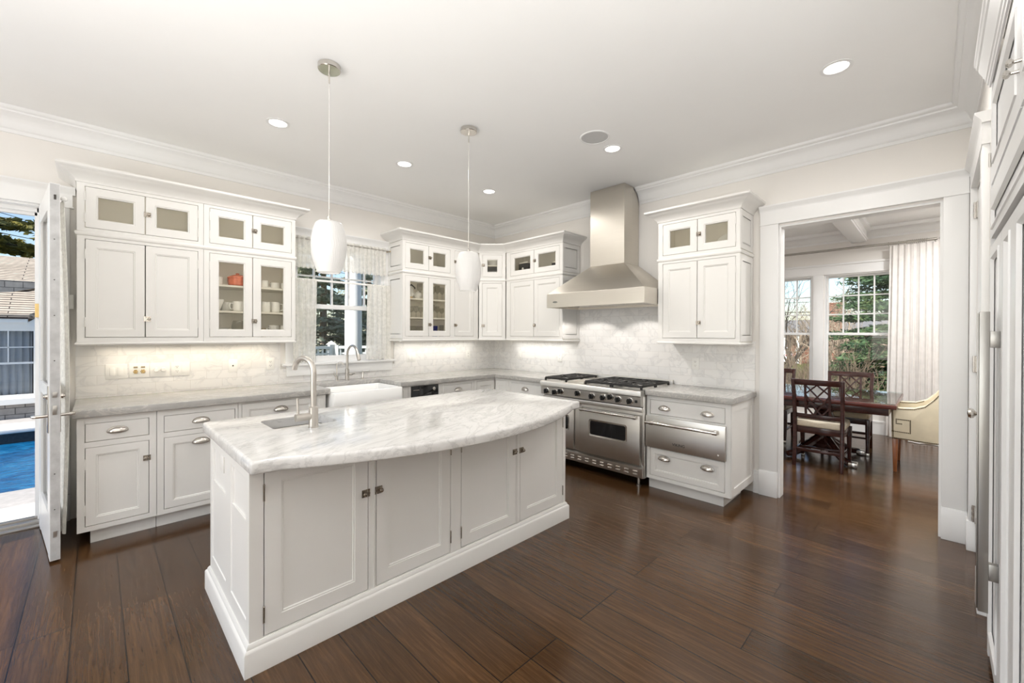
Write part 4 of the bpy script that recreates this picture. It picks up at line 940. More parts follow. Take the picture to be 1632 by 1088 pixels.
build('hinge', MB(SC).lathe([(.005, -.03), (.005, .03)], (1.427, .024, 2.20), 8), 'nickel', u1_)
PT = [(0, 2.54), (.006, 2.54), (.007, 2.552), (.012, 2.556), (.013, 2.57), (.018, 2.574), (.019, 2.588), (.036, 2.632), (.037, 2.644), (.043, 2.648), (.046, 2.664), (.05, 2.668), (.05, 2.70), (0, 2.70)]
build('crown', MB().sweep([(-1.384, -4.8345), (-1.384, -4.815), (-2.64, -4.815)], [(o, z) for o, z in PT]), TP, fr)

# ---------------------------------------------------------------- ceiling fittings
def can(x, y, label, power=None):
    r = thing('recessed_light', label, 'ceiling light', (x, y, CH-.006), 'recessed ceiling lights')
    build('trim_ring', MB().lathe([(.078, .0058), (.080, .001), (.062, .0), (.058, .0056)], (x, y, CH-.006), 28, cap0=False, cap1=False), 'trim_paint', r)
    build('diffuser', MB().lathe([(.0585, .0035), (.001, .003)], (x, y, CH-.006), 24), 'bulb_glow', r)
    area('can_light', (x, y, CH-.012), (0, 0, -1), .11, .11, power or 9.5, (1, .965, .92), 165, 'DISK')
    return r
can(-3.262, -1.155, 'recessed ceiling light above the solid-door wall cabinet and sink counter'); can(-2.19, -1.15, 'recessed ceiling light in the middle of the row along the sink counter')
can(-1.132, -1.145, 'recessed ceiling light nearest the kitchen corner'); can(-1.11, -2.70, 'recessed ceiling light beside the round speaker near the hood')
can(-1.13, -4.225, 'recessed ceiling light in front of the dining opening')
area('family_room_fill_light', (-5.8, -2.7, CH-.012), (0, 0, -1), .11, .11, 9, (1, .965, .92), 165, 'DISK')   # added light out of view, no fitting built
t = thing('ceiling_speaker', 'round grey ceiling speaker beside a recessed light', 'speaker', (-1.39, -2.71, CH-.008))
build('rim', MB().lathe([(.118, .0078), (.118, .002), (.108, .0), (.104, .004)], (-1.39, -2.71, CH-.008), 36, cap0=False, cap1=False), 'trim_paint', t)
build('grille', MB().lathe([(.105, .0035), (.05, .0025), (.001, .0022)], (-1.39, -2.71, CH-.008), 36), 'speaker_mesh', t)
def pendant(x, y, ztop, zbot, label):
    r = thing('pendant_lamp', label, 'pendant lamp', (x, y, zbot), 'pendant lamps over the island'); H = ztop-zbot
    build('ceiling_canopy', MB().lathe([(.063, 0), (.063, -.026), (.060, -.029), (.001, -.029)], (x, y, CH-.0005), 32), 'nickel', r)
    build('stem_sleeve', MB().lathe([(.005, 0), (.0045, -.075), (.003, -.08)], (x, y, CH-.029), 10).lathe([(.012, .002), (.012, .02), (.004, .028), (.004, .075)], (x, y, ztop), 12), 'nickel', r)
    build('cord', MB().lathe([(.0028, ztop+.07), (.0028, CH-.10)], (x, y, 0), 8), 'cord_clear', r)
    pr = [(.004, 1.0), (.050, 1.0), (.066, .985), (.074, .955), (.088, .82), (.0965, .66), (.098, .52), (.094, .36), (.083, .20), (.068, .055), (.064, .012), (.062, .0), (.056, .0), (.060, .03), (.078, .2), (.090, .45), (.084, .8), (.060, .96), (.004, .985)]
    rib = lambda t, z: 1+.017*math.cos(44*t + 1.8*math.sin(z*70))*(1 if zbot+.02 < z+zbot < ztop-.01 else .2)
    fine = []
    for (r0, z0), (r1, z1) in zip(pr, pr[1:]):
        for k in range(3): fine.append((r0+(r1-r0)*k/3, (z0+(z1-z0)*k/3)*H))
    fine.append((pr[-1][0], pr[-1][1]*H))
    build('shade', MB().lathe(fine, (x, y, zbot), 132, rad=rib), 'pendant_glass', r, ang=60)
    build('bulb', MB().ball((x, y, zbot+.13), .03, 12, 8, (1, 1, 1.4)), 'bulb_glow', r)
    return r
pendant(-3.256, -2.115, 2.083, 1.782, 'white ribbed glass pendant lamp over the island sink'); pendant(-2.19, -2.10, 2.052, 1.754, 'white ribbed glass pendant lamp hanging before the corner cabinet')

# ---------------------------------------------------------------- under-cabinet strips
for nm, a, b, e, col in (('wall cabinets by the patio door', -4.2, -3.0, 2.1, (1, .88, .70)), ('stemware cabinet', -1.65, -.45, 1.9, (1, .95, .86))):
    r = tag(build('light_strip', MB(NA).box(a, b, .11, .16, 1.318, 1.342), 'plate_white', bev=.003), 'slim light strip under the '+nm, 'light strip')
    area('strip_light', ((a+b)/2, -.135, 1.315), (0, .25, -1), b-a, .03, e, col, 150)
r = tag(build('light_strip', MB(EB).box(.5, 1.45, .11, .16, 1.318, 1.342), 'plate_white', bev=.003), 'slim light strip under the cabinet beside the hood', 'light strip')
area('strip_light', (-.135, -.97, 1.315), (.25, 0, -1), .95, .03, 1.5, (1, .97, .92), 150)

# ---------------------------------------------------------------- wall plates
def plate(name, label, F, u, w, kinds, v=.012, cat='outlet'):
    n = len(kinds); W = .036+.046*n if n > 1 else .072; H = .118
    r = thing(name, label, cat, tuple(F(u, v, w)))
    build('cover_plate', MB(F).box(u-W/2, u+W/2, v+.0002, v+.006, w-H/2, w+H/2), 'plate_white', r, .002)
    for i, k in enumerate(kinds):
        c = u+(i-(n-1)/2)*.046
        if k == 'rocker':
            build('rocker', MB(F).prism([(v+.006, w-.033), (v+.006, w+.033), (v+.0085, w+.033), (v+.012, w-.033)], c-.0165, c+.0165, 'bc'), 'plate_white', r, .001)
        elif k == 'duplex':
            for s in (-.0195, .0195):
                b = build('socket', MB(F).rings([[(c+.0165*math.cos(t), v+.006, w+s+.014*math.sin(t)) for t in [2*PI*q/18 for q in range(18)]], [(c+.016*math.cos(t), v+.0085, w+s+.0135*math.sin(t)) for t in [2*PI*q/18 for q in range(18)]]]), 'plate_white', r)
                mb = MB(F); mb.box(c-.0075, c-.005, v+.0084, v+.009, w+s-.002, w+s+.007); mb.box(c+.005, c+.0075, v+.0084, v+.009, w+s-.002, w+s+.007); mb.lathe([(.0028, 0), (.0026, .0008)], (c, v+.0082, w+s-.0075), 8, 'b')
                build('slot', mb, 'dark_slot', b)
        elif k == 'dial':
            build('dial', MB(F).lathe([(.019, 0), (.018, .014), (.015, .017), (.001, .0175)], (c, v+.006, w), 20, 'b'), 'plate_white', r)
        elif k == 'timer':
            build('display', MB(F).box(c-.013, c+.013, v+.006, v+.0075, w+.020, w+.034), 'aged_brass', r)
            mb = MB(F)
            for a in range(6): mb.ball((c+.011*math.cos(a*PI/3), v+.009, w-.008+.013*math.sin(a*PI/3)), .0055, 8, 6)
            build('brass_dial', mb.lathe([(.008, 0), (.007, .008), (.001, .0085)], (c, v+.006, w-.008), 12, 'b'), 'brass', r)
            build('jack', MB(F).lathe([(.003, 0), (.003, .004)], (c+.012, v+.006, w-.02), 8, 'b'), 'dark_slot', r)
        elif k == 'jack':
            build('jack', MB(F).lathe([(.007, 0), (.007, .002), (.005, .004)], (c, v+.006, w), 12, 'b'), 'dark_slot', r)
    return r
plate('light_switch', 'white double rocker switch plate nearest the patio door', NA, -4.118, 1.112, ['rocker', 'rocker'], cat='switch')
plate('audio_control', 'white wall plate with two small brass dials and displays', NA, -3.98, 1.112, ['timer', 'timer'], cat='control')
plate('dimmer_switch', 'white wall plate with two round white dimmer dials', NA, -3.85, 1.112, ['dial', 'dial'], cat='switch')
plate('outlet', 'white plate combining one outlet and one rocker switch', NA, -3.712, 1.112, ['duplex', 'rocker'])
plate('wall_jack', 'white wall plate with one black round jack', NA, -3.324, 1.118, ['jack'], cat='jack')
plate('outlet', 'white outlet on the tiles between the black-jack plate and the window', NA, -3.01, 1.122, ['duplex'])
plate('light_switch', 'white double rocker switch plate under the stemware cabinet', NA, -1.426, 1.128, ['rocker', 'rocker'], cat='switch')
plate('outlet', 'white outlet under the corner cabinet on the window wall', NA, -.515, 1.128, ['duplex'])
plate('light_switch', 'white rocker switch on the range wall nearest the kitchen corner', EB, .549, 1.128, ['rocker'], cat='switch')
plate('outlet', 'white outlet on the tiles between the corner and the range', EB, 1.26, 1.128, ['duplex'])
plate('outlet', 'white outlet above the counter of the warming drawer', EB, 2.971, 1.135, ['duplex'])
t = tag(build('door_chime', MB().box(-4.385, -4.352, -.045, -.027, 1.60, 1.71), 'plate_white', bev=.003), 'small white box on the casing between patio door and cabinet', 'sensor')

# ---------------------------------------------------------------- crockery behind glass
def mug(x, y, z, r, h, label, group, side=1, mat='china', cat='mug', name='mug', handle=True):
    o = thing(name, label, cat, (x, y, z), group)
    build('body', MB().lathe([(r*.75, 0), (r*.92, .006), (r, .02), (r, h), (r-.004, h), (r-.005, .02), (r*.6, .008), (.001, .008)], (x, y, z), 24), mat, o)
    if handle: build('handle', MB().tube([(x+side*(r-.002), y-.012, z+h*.82), (x+side*(r+.02), y-.02, z+h*.8), (x+side*(r+.027), y-.022, z+h*.5), (x+side*(r+.018), y-.02, z+h*.25), (x+side*(r-.003), y-.012, z+h*.2)], .005, 8), mat, o)
    return o
Z3, Z2, Z1 = 1.8405, 1.6165, 1.3595
GC = 'white cups in the glass cabinet'
mug(-3.475, -.21, Z3, .034, .076, 'white mug beside the coral dish on the top cup shelf', GC, handle=False)
t = thing('coral_dish', 'coral red scalloped dish with a lid on the top cup shelf', 'dish', (-3.325, -.2, Z3))
fl = lambda t_, z: 1+.05*math.cos(9*t_)
build('bowl', MB().lathe([(.045, 0), (.068, .015), (.074, .05), (.072, .075)], (-3.325, -.2, Z3), 54, rad=fl), 'coral_glaze', t)
build('lid', MB().lathe([(.076, .0752), (.070, .088), (.035, .104), (.012, .110), (.014, .120), (.001, .123)], (-3.325, -.2, Z3), 54, rad=lambda t_, z: 1+.07*math.cos(9*t_)), 'coral_glaze', t)
mug(-3.115, -.21, Z3, .036, .075, 'white mug without visible handle, first on the top shelf behind the window-side door', GC, handle=False)
mug(-3.022, -.2, Z3, .040, .062, 'white cup with its handle turned to the mug, middle of the top shelf', GC, -1); mug(-2.938, -.21, Z3, .032, .062, 'white cup at the window end of the top shelf', GC, handle=False)
t = thing('deep_bowl', 'white deep bowl at the end of the middle cup shelf', 'bowl', (-3.50, -.21, Z2))
build('bowl', MB().lathe([(.035, 0), (.045, .02), (.066, .07), (.070, .10), (.066, .10), (.045, .03), (.001, .012)], (-3.50, -.21, Z2), 28), 'china', t)
mug(-3.395, -.12, Z2, .045, .085, 'white cup half hidden behind a larger cup on the middle shelf', GC, handle=False); mug(-3.315, -.215, Z2, .052, .090, 'large white cup with its handle on the middle shelf', GC, -1)
mug(-3.10, -.21, Z2, .039, .100, 'tall white mug without handle, first behind the window-side door', GC, handle=False); mug(-3.018, -.215, Z2, .037, .101, 'tall white mug with a handle, middle shelf', GC, 1); mug(-2.925, -.2, Z2, .028, .098, 'tall white mug at the window end of the middle shelf', GC, handle=False)
for i, lb in enumerate(('lowest white plate of the pile on the bottom cup shelf', 'second white plate of the pile on the bottom cup shelf', 'third white plate of the pile on the bottom cup shelf', 'topmost white plate of the pile on the bottom cup shelf')):
    z = Z1+i*.029; t = tag(build('plate', MB().lathe([(.045, 0), (.05, .004), (.076, .022), (.078, .026), (.05, .010), (.001, .009)], (-3.462, -.2, z), 28), 'china'), lb, 'plate', 'white plates')
t = tag(build('glass_bowl', MB().lathe([(.025, 0), (.04, .01), (.056, .06), (.060, .12), (.05, .17), (.046, .175), (.056, .12), (.052, .06), (.001, .012)], (-3.312, -.2, Z1), 28), 'drink_glass', ang=60), 'pale glass bowl on the bottom cup shelf', 'bowl')
mug(-3.03, -.2, Z1, .044, .137, 'white jug-like cup with its handle, bottom cup shelf', GC, -1); mug(-2.945, -.21, Z1, .030, .135, 'white cup at the window end of the bottom shelf', GC, handle=False)
t = tag(build('canister', MB().lathe([(.02, 0), (.022, .01), (.022, .10), (.018, .11), (.001, .11)], (-3.115, -.2, Z1), 16), 'aged_brass'), 'dark small canister on the bottom cup shelf', 'canister')
# stemware cabinet
def goblet(x, y, z, h, r, label, mat='drink_glass'):
    p = [(r*.85, 0), (r*.8, .003), (.006, .008), (.0045, .012), (.0045, h*.42), (.012, h*.45), (r*.9, h*.6), (r, h*.75), (r*.82, h), (r*.79, h), (r*.96, h*.75), (r*.85, h*.61), (.001, h*.47)]
    return tag(build('wine_glass', MB().lathe(p, (x, y, z), 22), mat, ang=60), label, 'glass', 'glasses in the stemware cabinet')
def tumbler(x, y, z, h, r, label, mat='drink_glass'):
    p = [(r*.85, 0), (r, h), (r-.003, h), (r*.82, .012), (.001, .012)]
    return tag(build('tumbler', MB().lathe(p, (x, y, z), 22), mat, ang=60), label, 'glass', 'glasses in the stemware cabinet')
t = thing('pitcher', 'white pitcher with dark handle and yellow band in the stemware cabinet', 'pitcher', (-1.555, -.2, Z3))
build('body', MB().lathe([(.03, .02), (.045, .05), (.042, .09), (.028, .13), (.03, .16), (.027, .16), (.001, .155)], (-1.555, -.2, Z3), 20), 'china', t); build('band', MB().lathe([(.031, 0), (.034, .024), (.001, .024)], (-1.555, -.2, Z3), 20), 'brass', t)
build('handle', MB().tube([(-1.575, -.21, Z3+.15), (-1.56, -.24, Z3+.165), (-1.52, -.25, Z3+.13), (-1.515, -.24, Z3+.12)], .008, 8), 'black_enamel', t)
t = thing('teapot', 'round white teapot beside the pitcher in the stemware cabinet', 'teapot', (-1.445, -.2, Z3)); build('body', MB().lathe([(.025, 0), (.04, .01), (.05, .04), (.044, .07), (.02, .088), (.012, .092), (.012, .10), (.001, .102)], (-1.445, -.2, Z3), 22), 'china', t); build('spout', MB().tube([(-1.485, -.2, Z3+.03), (-1.505, -.21, Z3+.05), (-1.512, -.215, Z3+.08)], [.012, .009, .007], 8), 'china', t)
goblet(-1.395, -.16, Z3, .20, .036, 'tall wine glass behind the round teapot'); goblet(-1.23, -.2, Z3, .17, .034, 'wine glass first on the top shelf behind the corner-side door'); goblet(-1.155, -.19, Z3, .19, .036, 'wine glass in the middle of the top shelf, corner-side door'); goblet(-1.09, -.2, Z3, .17, .03, 'wine glass at the corner end of the top shelf')
for x, h, lb in ((-1.54, .135, 'stemmed glass first on the middle shelf, window-side door'), (-1.472, .14, 'stemmed glass second on the middle shelf, window-side door'), (-1.405, .13, 'stemmed glass third on the middle shelf, window-side door')): goblet(x, -.2, Z2, h, .033, lb)
for x, h, lb in ((-1.235, .17, 'stemmed glass first on the middle shelf, corner-side door'), (-1.165, .15, 'stemmed glass second on the middle shelf, corner-side door'), (-1.095, .13, 'stemmed glass third on the middle shelf, corner-side door')): goblet(x, -.2, Z2, h, .032, lb)
for x, lb in ((-1.55, 'clear tumbler first on the bottom shelf, window-side door'), (-1.48, 'clear tumbler second on the bottom shelf, window-side door'), (-1.41, 'clear tumbler third on the bottom shelf, window-side door')): tumbler(x, -.2, Z1, .155, .031, lb)
tumbler(-1.20, -.2, Z1, .16, .036, 'cobalt blue glass on the bottom shelf', 'blue_glass'); tumbler(-1.10, -.2, Z1, .17, .032, 'clear tumbler beside the blue glass')
ZT = 2.147
t = tag(build('storage_box', MB().box(-1.66, -1.58, -.26, -.14, ZT, ZT+.22), 'plate_white', bev=.004), 'white box on the top shelf over the stemware', 'box')
t = tag(build('serving_bowl', MB().lathe([(.05, 0), (.09, .05), (.11, .115), (.106, .115), (.085, .05), (.001, .012)], (-1.47, -.2, ZT), 28), 'china'), 'white serving bowl beside the white box over the stemware', 'bowl')
t = tag(build('serving_tray', MB().lathe([(.09, 0), (.12, .09), (.125, .105), (.118, .10), (.085, .012), (.001, .012)], (-1.2, -.19, ZT), 32), 'brass'), 'round gold tray on the top shelf over the stemware', 'tray')
t = thing('casserole', 'white lidded casserole on the raised shelf of the corner cabinet', 'casserole', (-.28, -.28, 2.3395)); build('body', MB().lathe([(.10, 0), (.118, .02), (.12, .075), (.001, .075)], (-.28, -.28, 2.3395), 32), 'china', t); build('lid', MB().lathe([(.122, .0755), (.11, .095), (.03, .105), (.001, .106)], (-.28, -.28, 2.3395), 32), 'china', t)
for i in range(3): tag(build('soup_bowl', MB().lathe([(.05, 0), (.09, .03), (.10, .05), (.096, .05), (.08, .03), (.001, .01)], (-.33, -.33, 2.1465+i*.04), 26), 'china'), ('lowest', 'middle', 'topmost')[i]+' white bowl of the pile below the casserole', 'bowl', 'white bowls')
t = thing('toaster', 'black countertop appliance with steel top in the cabinet beside the hood', 'appliance', (-.2, -.86, ZT)); build('body', MB().box(-.29, -.12, -.95, -.78, ZT, ZT+.19), 'black_enamel', t, .012); build('lid', MB().box(-.285, -.125, -.945, -.785, ZT+.1905, ZT+.212), 'steel', t, .006); build('dial', MB().lathe([(.016, 0), (.014, .012), (.001, .013)], (-.302, -.87, ZT+.12), 14, 'a'), 'china', t)
t = thing('pot', 'small black pot with steel rim in the cabinet beside the hood', 'pot', (-.2, -1.36, ZT)); build('body', MB().lathe([(.06, 0), (.068, .01), (.068, .145), (.001, .145)], (-.2, -1.36, ZT), 26), 'black_enamel', t); build('rim', MB().lathe([(.070, .1455), (.072, .16), (.001, .162)], (-.2, -1.36, ZT), 26), 'steel', t)
def fplate(y, label, rot):
    t = thing('floral_plate', label, 'plate', (-.12, y, ZT)); F = Fr((-.10, y, ZT+.105), (0, -1, 0), (-.94, 0, .34), (-.34, 0, -.94))
    build('dish', MB(F).lathe([(.05, 0), (.06, .004), (.10, .02), (.105, .024), (.06, .010), (.001, .009)], (0, 0, 0), 30, 'b'), 'china', t)
    mb = MB(F)
    for k in range(6): mb.ball((.03*math.cos(k*PI/3+rot)+.02, .012, .03*math.sin(k*PI/3+rot)), .016, 8, 6, (1, .3, 1))
    build('flower', mb, 'brass', t)
fplate(-3.30, 'white plate with a gold flower standing in the cabinet over the warming drawer', .2)
tag(build('plate', MB().lathe([(.04, 0), (.07, .02), (.075, .026), (.045, .012), (.001, .01)], (-.22, -3.15, ZT), 28), 'china'), 'white plate lying beside the flowered one over the warming drawer', 'plate')
# ---------------------------------------------------------------- open patio door
H0 = Vector((-4.508, -.028, 0)); dd = Vector((.118, -.993, 0)).normalized(); nn = Vector((-dd.y, dd.x, 0))
DF = Fr(H0, dd, nn)
pd_ = sroot('door_1', 'white glazed patio door swung open into the kitchen', 'door', tuple(H0))
TK = .0225; LW = .79; DT = 2.345; D0 = .015
mb = MB(DF)
st_ = [(0, .115, D0, DT), (LW-.115, LW, D0, DT), (.115, LW-.115, D0, .27), (.115, LW-.115, DT-.13, DT), (.115, LW-.115, 1.02, 1.07)]
for a, b, c, d in st_[:2]: mb.box(a, b, -TK, TK, c, d)
for a, b, c, d in st_[2:]: mb.box(a, b, -TK+.002, TK-.002, c, d)
build('leaf', mb, 'trim_paint', pd_)
for z0, z1 in ((.27, 1.02), (1.07, DT-.13)):
    build('pane', MB(DF).box(.105, LW-.105, -.003, .003, z0-.005, z1+.005), 'window_glass', pd_, smooth=False)
    mb = MB(DF)
    for s in (-1, 1):
        q = sorted((s*TK, s*(TK-.012)))
        mb.box(.115, .13, q[0], q[1], z0, z1); mb.box(LW-.13, LW-.115, q[0], q[1], z0, z1); mb.box(.13, LW-.13, q[0], q[1], z0, z0+.014); mb.box(.13, LW-.13, q[0], q[1], z1-.014, z1)
    build('glazing_bead', mb, 'trim_paint', pd_)
build('edge_strip', MB(DF).box(LW, LW+.002, -TK+.002, TK-.002, D0+.004, DT-.004), 'weather_edge', pd_)
mb = MB(DF)
for z in (2.27, 2.0, 1.75, 1.53, 1.25, .55, .33): mb.lathe([(.0035, 0), (.003, .0015)], (LW+.002, -.002, z), 8, 'a')
build('screw', mb, 'dark_slot', pd_)
for z, h in ((.945, .085), (1.04, .05)): build('latch_bolt', MB(DF).box(LW+.002, LW+.006, -.011, .009, z-h/3, z+h/3), 'steel_dark', pd_, .001)
build('top_bolt', MB(DF).box(LW+.002, LW+.005, -.004, .006, 2.245, 2.275), 'dark_slot', pd_); build('bottom_bolt', MB(DF).box(LW+.002, LW+.005, -.008, .008, .16, .195), 'steel_dark', pd_)
for s in (-1, 1):
    v0 = s*TK; q = sorted((v0, v0+s*.006))
    h = build('handle_plate', MB(DF).box(LW-.075, LW-.035, q[0], q[1], .80, 1.09), 'nickel', pd_, .002)
    c = (LW-.055, v0+s*.006, .905)
    build('lever', MB(DF).tube([c, (c[0], c[1]+s*.048, c[2]), (c[0]-.008, c[1]+s*.056, c[2]), (c[0]-.025, c[1]+s*.060, c[2]), (c[0]-.095, c[1]+s*.056, c[2]-.006)], [.010, .010, .011, .010, .008], 12), 'nickel', h)
    build('thumb_turn', MB(DF).lathe([(.018, 0), (.018, s*.010), (.010, s*.013), (.010, s*.018), (.001, s*.019)], (LW-.055, v0+s*.006, 1.025), 14, 'b'), 'nickel', h)
for z in (1.585,): build('hinge', MB().box(-4.552, -4.519, .004, .07, z-.05, z+.05).lathe([(.008, -.052), (.008, .052)], (-4.523, .0, z), 10), 'brass', pd_)
# sheer curtain on the inner face of the door
def curtain_mb(F, u0, u1, v, z0, z1, waves, amp, n=90, rows=14, th=.0025, flare=0.0, gather=1.0, seed=1, hem=0.0):
    rnd = random.Random(seed); ph = [rnd.uniform(0, 6) for _ in range(4)]; A = []; B = []
    for j in range(rows+1):
        f = j/rows; z = z1+(z0-z1)*f; ra, rb = [], []
        for i in range(n+1):
            s = i/n; w = amp*(math.sin(waves*2*PI*s+ph[0]+.35*math.sin(3*f+ph[1])) + .35*math.sin(waves*4.3*PI*s+ph[2]) + .25*math.sin(waves*.9*PI*s+ph[3]+f))*(gather+(1-gather)*f)
            u = u0+(u1-u0)*s + flare*f*(s-.5); vv = v+w+hem*math.sin(f*PI*.9)
            zz = z + (.006*math.sin(waves*2*PI*s) if j == rows else 0)
            ra.append((u, vv, zz)); rb.append((u, vv+th, zz))
        A.append(ra); B.append(rb)
    mb = MB(F)
    ia = [mb.pts(r) for r in A]; ib = [mb.pts(r) for r in B]
    for j in range(rows):
        for i in range(n):
            mb.f.append([ia[j][i], ia[j][i+1], ia[j+1][i+1], ia[j+1][i]]); mb.f.append([ib[j][i], ib[j+1][i], ib[j+1][i+1], ib[j][i+1]])
    for j in range(rows):
        for i in (0, n): mb.f.append([ia[j][i], ib[j][i], ib[j+1][i], ia[j+1][i]])
    for i in range(n):
        for j in (0, rows): mb.f.append([ia[j][i], ia[j][i+1], ib[j][i+1], ib[j][i]])
    return mb
t = tag(build('door_curtain', curtain_mb(DF, .10, LW-.10, .040, .13, 2.26, 9, .007, hem=.022, seed=4), 'door_sheer', ang=80), 'sheer cream curtain hanging on the open patio door', 'curtain')
rod = thing('door_curtain_rod', 'slim rod with a pale knob holding the patio door curtain', 'curtain rod', tuple(DF(.4, .045, 2.275)))
build('rod', MB(DF).tube([(.07, .045, 2.272), (LW-.07, .045, 2.272)], .005, 8), 'rod_metal', rod)
for u in (.07, LW-.07): build('knob', MB(DF).ball((u, .045, 2.272), .016, 12, 8), 'china', rod); build('bracket', MB(DF).box(u-.006, u+.006, TK, .045, 2.264, 2.276), 'rod_metal', rod)

# ---------------------------------------------------------------- kitchen window dressing
vr = thing('valance_rod', 'upper brass-tipped rod over the kitchen window', 'curtain rod', (-2.3, -.06, 2.39))
build('rod', MB().tube([(-2.862, -.062, 2.398), (-1.745, -.062, 2.398)], .006, 10), 'rod_metal', vr)
build('finial', MB().ball((-1.737, -.062, 2.398), .013, 12, 8), 'brass', vr)
for x in (-2.84, -1.765): build('bracket', MB().box(x-.006, x+.006, -.062, -.024, 2.39, 2.402), 'brass', vr)
tag(build('valance', curtain_mb(NA, -2.85, -1.80, .060, 2.10, 2.425, 22, .006, 240, 10, seed=7), 'lace', ang=80), 'gathered cream lace valance across the top of the kitchen window', 'valance')
crd = thing('cafe_rod', 'flat cream rail across the middle of the kitchen window', 'curtain rod', (-2.3, -.06, 1.98))
build('rod', MB(NA).box(-2.862, -1.735, .056, .062, 1.968, 1.990), 'cabinet_paint_light', crd, .002)
for x in (-2.855, -1.742): build('bracket', MB(NA).box(x-.005, x+.005, .024, .06, 1.968, 1.990), 'brass', crd)
tag(build('cafe_curtain', curtain_mb(NA, -2.83, -2.585, .066, 1.122, 1.985, 5, .006, 80, 14, seed=9, flare=-.03), 'lace', ang=80), 'cream lace cafe curtain gathered beside the cup cabinet', 'curtain', 'lace cafe curtains')
tag(build('cafe_curtain', curtain_mb(NA, -2.03, -1.745, .066, 1.122, 1.985, 5, .006, 80, 14, seed=12, flare=.03), 'lace', ang=80), 'cream lace cafe curtain gathered beside the stemware cabinet', 'curtain', 'lace cafe curtains')

# ---------------------------------------------------------------- dining room furniture
tb = thing('dining_table', 'long dark red mahogany pedestal dining table', 'table', (1.87, -3.2, 0))
TX0, TX1, TY0, TY1 = 1.255, 2.485, -4.385, -1.7
build('tabletop', MB().box(TX0, TX1, TY0, TY1, .698, .738), 'mahogany_red', tb, .006)
build('apron', MB().box(TX0+.06, TX1-.06, TY0+.06, TY1-.06, .622, .697), 'mahogany', tb, .003)
for yc in (-3.72, -2.35):
    p = build('pedestal', MB().lathe([(.15, .10), (.16, .16), (.09, .21), (.075, .30), (.10, .36), (.11, .45), (.085, .52), (.12, .58), (.15, .621)], (1.87, yc, 0), 28), 'mahogany', tb)
    for dx, dy in ((-1, -.75), (1, -.75), (-1, .75), (1, .75)):
        P = [(1.87+dx*.05, yc+dy*.05, .20), (1.87+dx*.16, yc+dy*.16, .13), (1.87+dx*.28, yc+dy*.29, .055), (1.87+dx*.36, yc+dy*.38, .036)]
        f = build('foot', MB().tube(P, [.055, .05, .036, .032], 10), 'mahogany', p)
for px_, py in ((1.54, -4.03), (2.21, -4.03), (1.54, -2.05), (2.21, -2.05)): build('foot_cap', MB().box(px_-.05, px_+.05, py-.04, py+.04, .001, .058), 'nickel', tb, .01)
tag(build('glass_table_cover', MB().box(TX0+.01, TX1-.01, TY0+.01, TY1-.01, .7385, .750), 'table_glass', bev=.002, smooth=False), 'clear glass sheet covering the dining table top', 'glass cover')

